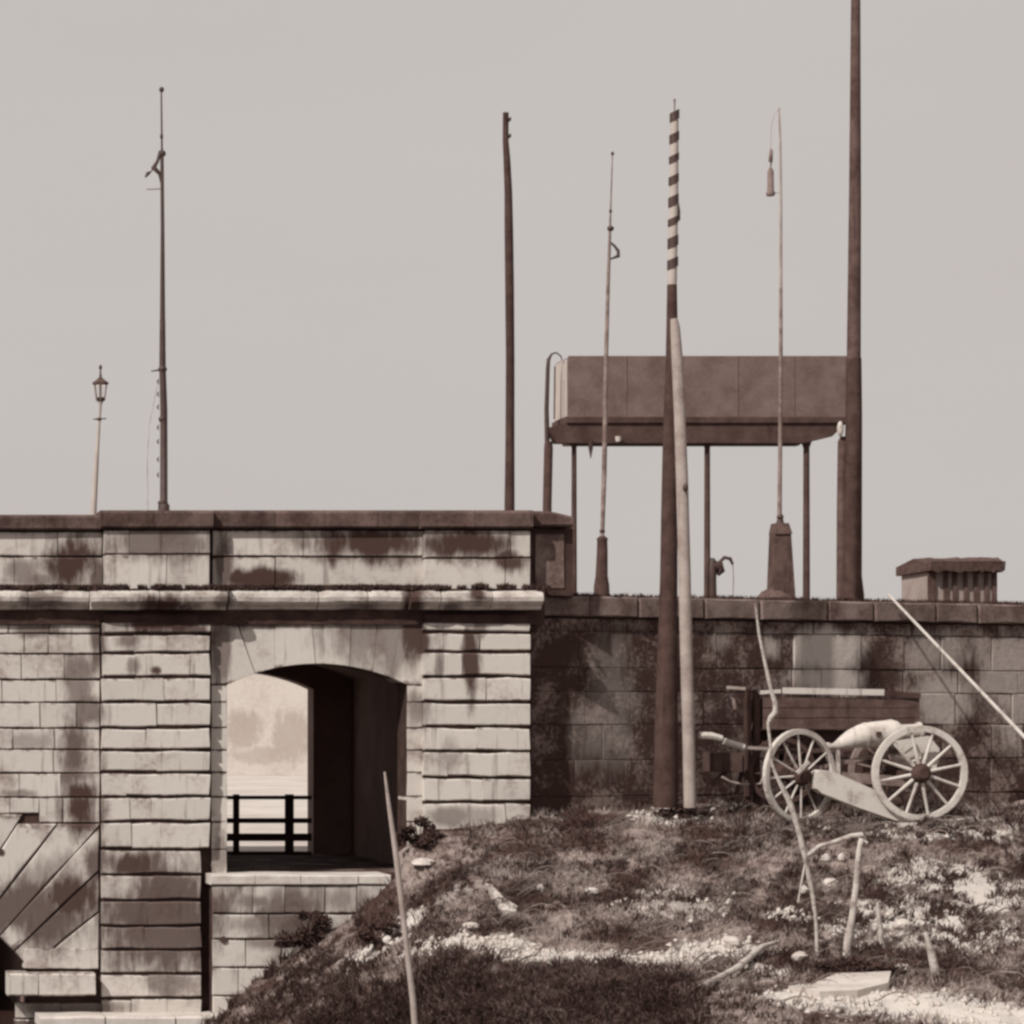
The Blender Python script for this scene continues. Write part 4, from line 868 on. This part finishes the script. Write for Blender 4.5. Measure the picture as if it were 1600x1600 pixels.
# ------------------------------------------------------------------ wagon by the wall
Yv = 45.25
wag = empty('farm_wagon', P(1290, 1262, Yv+.4), 'dark planked wagon with pale top rail parked against the wing wall behind the gun', 'wagon')
for a, b in ((1090,1106),(1106,1122),(1122,1140)):
    stone(wag, [(PX(1192, Yv), PZ(b, Yv)), (PX(1437, Yv), PZ(b, Yv)), (PX(1437, Yv), PZ(a, Yv)), (PX(1192, Yv), PZ(a, Yv))], Yv, .05, gap=.004, bev=.006, m='wood2', name='plank', jit=.004)
MB().box(PX(1195, Yv), PX(1435, Yv), Yv+.05, Yv+.95, PZ(1138, Yv), PZ(1092, Yv)).build('bed', M['wood'], wag)
MB().bar(P(1186,1082,Yv), P(1219,1080,Yv), .06, .08).build('top_rail', M['white'], wag); MB().bar(P(1224,1079,Yv), P(1380,1082,Yv), .10, .10).build('top_rail', M['white'], wag)
MB().bar(P(1380,1082,Yv), P(1437,1088,Yv), .08, .08).build('top_rail', M['wood'], wag)
MB().box(PX(1212, Yv), PX(1402, Yv), Yv+.2, Yv+.8, PZ(1172, Yv), PZ(1141, Yv)).build('undercarriage', M['wood'], wag)
MB().bar(P(1206,1176,Yv+.05), P(1420,1166,Yv+.05), .07, .07).build('side_beam', M['wood2'], wag)
MB().bar(P(1150,1242,Yv+.3), P(1182,1120,Yv+.3), .06, .06).build('brace', M['wood2'], wag); MB().bar(P(1112,1226,Yv+.3), P(1170,1172,Yv+.3), .06, .06).build('brace', M['wood2'], wag)
MB().box(PX(1120, Yv), PX(1165, Yv), Yv+.15, Yv+.7, PZ(1206, Yv), PZ(1176, Yv)).build('tool_box', M['wood2'], wag)
for x in (1168, 1182): MB().bar(P(x,1255,Yv+.1), P(x,1078,Yv+.1), .09, .09).build('end_post', M['wood'], wag)
MB().bar(P(1135,1074,Yv+.1), P(1164,1076,Yv+.1), .05, .06).build('end_rail', M['greypole'], wag)
mb = MB(); mb.tube([P(1124,1108,Yv+.2), P(1127,1092,Yv+.2), P(1136,1086,Yv+.2), P(1145,1092,Yv+.2), P(1149,1108,Yv+.2)], .035, 7); mb.build('hoop', M['oldwood'], wag, True)
mb = MB(); mb.tube([P(1092,1149,Yv-.3), P(1112,1150,Yv-.3), P(1128,1154,Yv-.3)], [.06, .06, .05], 8); mb.tube([P(1130,1158,Yv-.3), P(1162,1168,Yv-.3)], [.055, .06], 8); mb.build('shaft', M['white'], wag)
MB().bar(P(1162,1168,Yv-.25), P(1206,1170,Yv-.2), .05, .05).build('shaft_bar', M['greypole'], wag)
mb = MB(); mb.tube([P(1128,1214,Yv-.1), P(1140,1221,Yv-.1), P(1160,1226,Yv-.1), P(1188,1225,Yv-.1), P(1193,1214,Yv-.1), P(1198,1202,Yv-.1)], .02, 6); mb.build('chain', M['greypole'], wag, True)
wheel(1222, 1205, 52, Yv-.12, M['wood'], M['wood'], nsp=10, root=wag, rw=6, spw=2)
wheel(1392, 1205, 52, Yv-.12, M['wood'], M['wood'], nsp=10, root=wag, rw=6, spw=2)
wheel(1222, 1205, 52, Yv+1.05, M['wood'], M['wood'], nsp=10, root=wag, rw=6, spw=2)
wheel(1392, 1205, 52, Yv+1.05, M['wood'], M['wood'], nsp=10, root=wag, rw=6, spw=2)
MB().bar(P(1222,1205,Yv), P(1222,1180,Yv+1), .1, .1).build('axle', M['wood'], wag)

# ------------------------------------------------------------------ sticks, stakes and rocks on the bank
def stick(name, pts, rad, Y, m, label, cat, gp=None, n=7, jit=.08):
    o = MB(); 
    P3 = [P(x, y, (Y[i] if hasattr(Y, '__len__') else Y)) for i, (x, y) in enumerate(pts)]
    o.tube(P3, [S(r, 38) for r in rad], n, jit=jit); return o.build(name, M[m], None, True, label=label, cat=cat, group=gp)
gb = ground(1277, 1492); Ys = gb[1]
sap = empty('dry_sapling', gb, 'tall thin crooked bare sapling standing in front of the gun wheel', 'sapling')
def sp(name, pts, rad, m='palewood'): MB().tube([P(x, y, Ys) for x, y in pts], [S(r, Ys) for r in rad], 7, jit=.12).build(name, M[m], sap, True)
sp('trunk', [(1277,1500),(1275,1440),(1270,1400),(1258,1340),(1246,1290),(1232,1250),(1212,1210),(1205,1190),(1204,1165),(1200,1130),(1204,1122),(1212,1112),(1211,1098),(1204,1075),(1194,1030),(1186,990),(1180,942)], [3,2.6,3.4,4.2,4.6,4.6,2.6,2.4,2.2,2.4,4,4.4,3.6,3,2.6,2.2,1.8])
sp('branch', [(1260,1338),(1280,1322),(1305,1315),(1330,1306),(1347,1305)], [3.2,3.4,3.8,4.6,5])
sp('branch', [(1258,1350),(1252,1380),(1247,1410)], [1.8,1.8,1.2])
gb = ground(1322, 1494); Ys_ = gb[1]
stick('wooden_stake', [(1322,1500),(1325,1470),(1332,1430),(1338,1380),(1342,1330),(1346,1312),(1354,1318)], [6,6,5,5,4.4,5,4], Ys_, 'palewood', 'tall bleached stake with a crooked top, right of the bare sapling', 'stake', 'bleached stakes on the bank')
gb = ground(1460, 1526); stick('wooden_stake', [(1464,1532),(1455,1490),(1447,1460)], [7,6,3.5], gb[1], 'palewood', 'short bleached pointed stake farthest to the right', 'stake', 'bleached stakes on the bank')
gb = ground(1378, 1484); stick('wooden_stake', [(1380,1492),(1375,1450),(1371,1410)], [5,4,2.5], gb[1], 'palewood', 'thin short bleached stake between the tall stake and the rightmost one', 'stake', 'bleached stakes on the bank')
ga, gb = ground(1085, 1556), ground(1216, 1480)
MB().tube([Vector(ga)+Vector((0,0,.08)), Vector(ground(1150, 1524))+Vector((0,0,.12)), Vector(ground(1190, 1497))+Vector((0,0,.14)), Vector(gb)+Vector((0,0,.16))], [.04, .05, .04, .025], 8, jit=.1).build('fallen_branch', M['palewood'], None, True, label='bleached bent branch lying on the ground left of the sapling', cat='branch')
# foreground staff
gb = ground(650, 1660); Yf = 33.0
MB().tube([P(652,1650,Yf), P(645,1560,Yf), P(632,1450,Yf), P(618,1330,Yf), P(608,1260,Yf), P(601,1206,Yf)], [S(r, Yf) for r in (5,5,4.6,4.4,3.4,1.8)], 8, jit=.05).build('leaning_staff', M['greypole'], None, True, label='slim pale staff leaning in the foreground before the passage opening', cat='staff')
def rock(px, py, w_, h_, label, m='rock', flat=1.0, rot=None):
    x, y, z = ground(px, py); a = S(w_/2, y); b = S(h_/2, y); n_ = 10; v = []; f = []
    sd = random.uniform(0, 99); R_ = 5
    for i in range(R_+1):
        t = math.pi*i/R_
        for k_ in range(n_):
            p = 2*math.pi*k_/n_; d = Vector((math.sin(t)*math.cos(p), math.sin(t)*math.sin(p), math.cos(t)))
            r = 1+.35*noise.noise(d*1.6+Vector((sd, 0, 0)))
            v.append((x+d.x*a*r, y+d.y*a*.8*r, z+b*.75+d.z*b*r))
    for i in range(R_):
        for k_ in range(n_): f.append((i*n_+k_, i*n_+(k_+1)%n_, (i+1)*n_+(k_+1)%n_, (i+1)*n_+k_))
    fixn(MB().add(v, f).build('rock', M[m], None, label=label, cat='rock', group='pale rocks lying on the bank'))
for a in ((845,1388,13,12,'small round white rock in the middle of the grassy slope'),
          (662,1356,38,15,'flat pale rock lying right of the threshold platform'),
          (606,1474,18,15,'white rounded rock beside the foreground staff on the path'),
          (925,1398,22,14,'pale rock on the upper slope below the striped mast'),
          (1144,1476,34,20,'broad white rock at the left edge of the slope, above the fallen branch'),
          (1298,1392,24,20,'pale lump of rock between sapling and tall stake'),
          (1256,1396,14,18,'small pale rock at the left foot of the sapling'),
          (1290,1345,14,14,'small pale rock under the left part of the sapling branch'),
          (1315,1345,12,16,'small upright pale rock under the right part of the sapling branch'),
          (1250,1502,26,20,'pale rock between the fallen branch and the low shrub'),
          (1405,1518,36,16,'long pale rock above the right end of the pale slab'),
          (1412,1452,34,20,'rounded pale rock between the two short stakes'),
          (1010,1425,16,10,'small pale chip of rock on the slope left of the fallen branch'),
          (735,1458,28,12,'pale flat rock lying on the path right of the staff')): rock(*a)
# broken pale slab fragments
def slab(pts, label, th=.07, tilt=.12):
    P3 = [Vector(ground(*q)) for q in pts]; zc = sum(p.z for p in P3)/len(P3); yc = sum(p.y for p in P3)/len(P3)
    top = [(p.x, p.y, p.z+th) for p in P3]; n_ = len(P3)
    fixn(MB().add([tuple(Vector(p)-Vector((0,0,th+.08))) for p in top]+top, [tuple(range(n_)), tuple(range(n_, 2*n_))]+[(i, n_+i, n_+(i+1)%n_, (i+1)%n_) for i in range(n_)]).build('stone_slab', M['rock'], None, label=label, cat='slab'))
slab([(1232,1556),(1268,1545),(1310,1534),(1345,1536),(1392,1532),(1388,1552),(1340,1562),(1280,1566)], 'long pale stone slab lying below the low shrub in the right foreground', .1)
slab([(757,1384),(770,1385),(788,1410),(808,1420),(806,1426),(782,1427),(772,1408)], 'bent pale stone fragment lying in the middle of the slope')
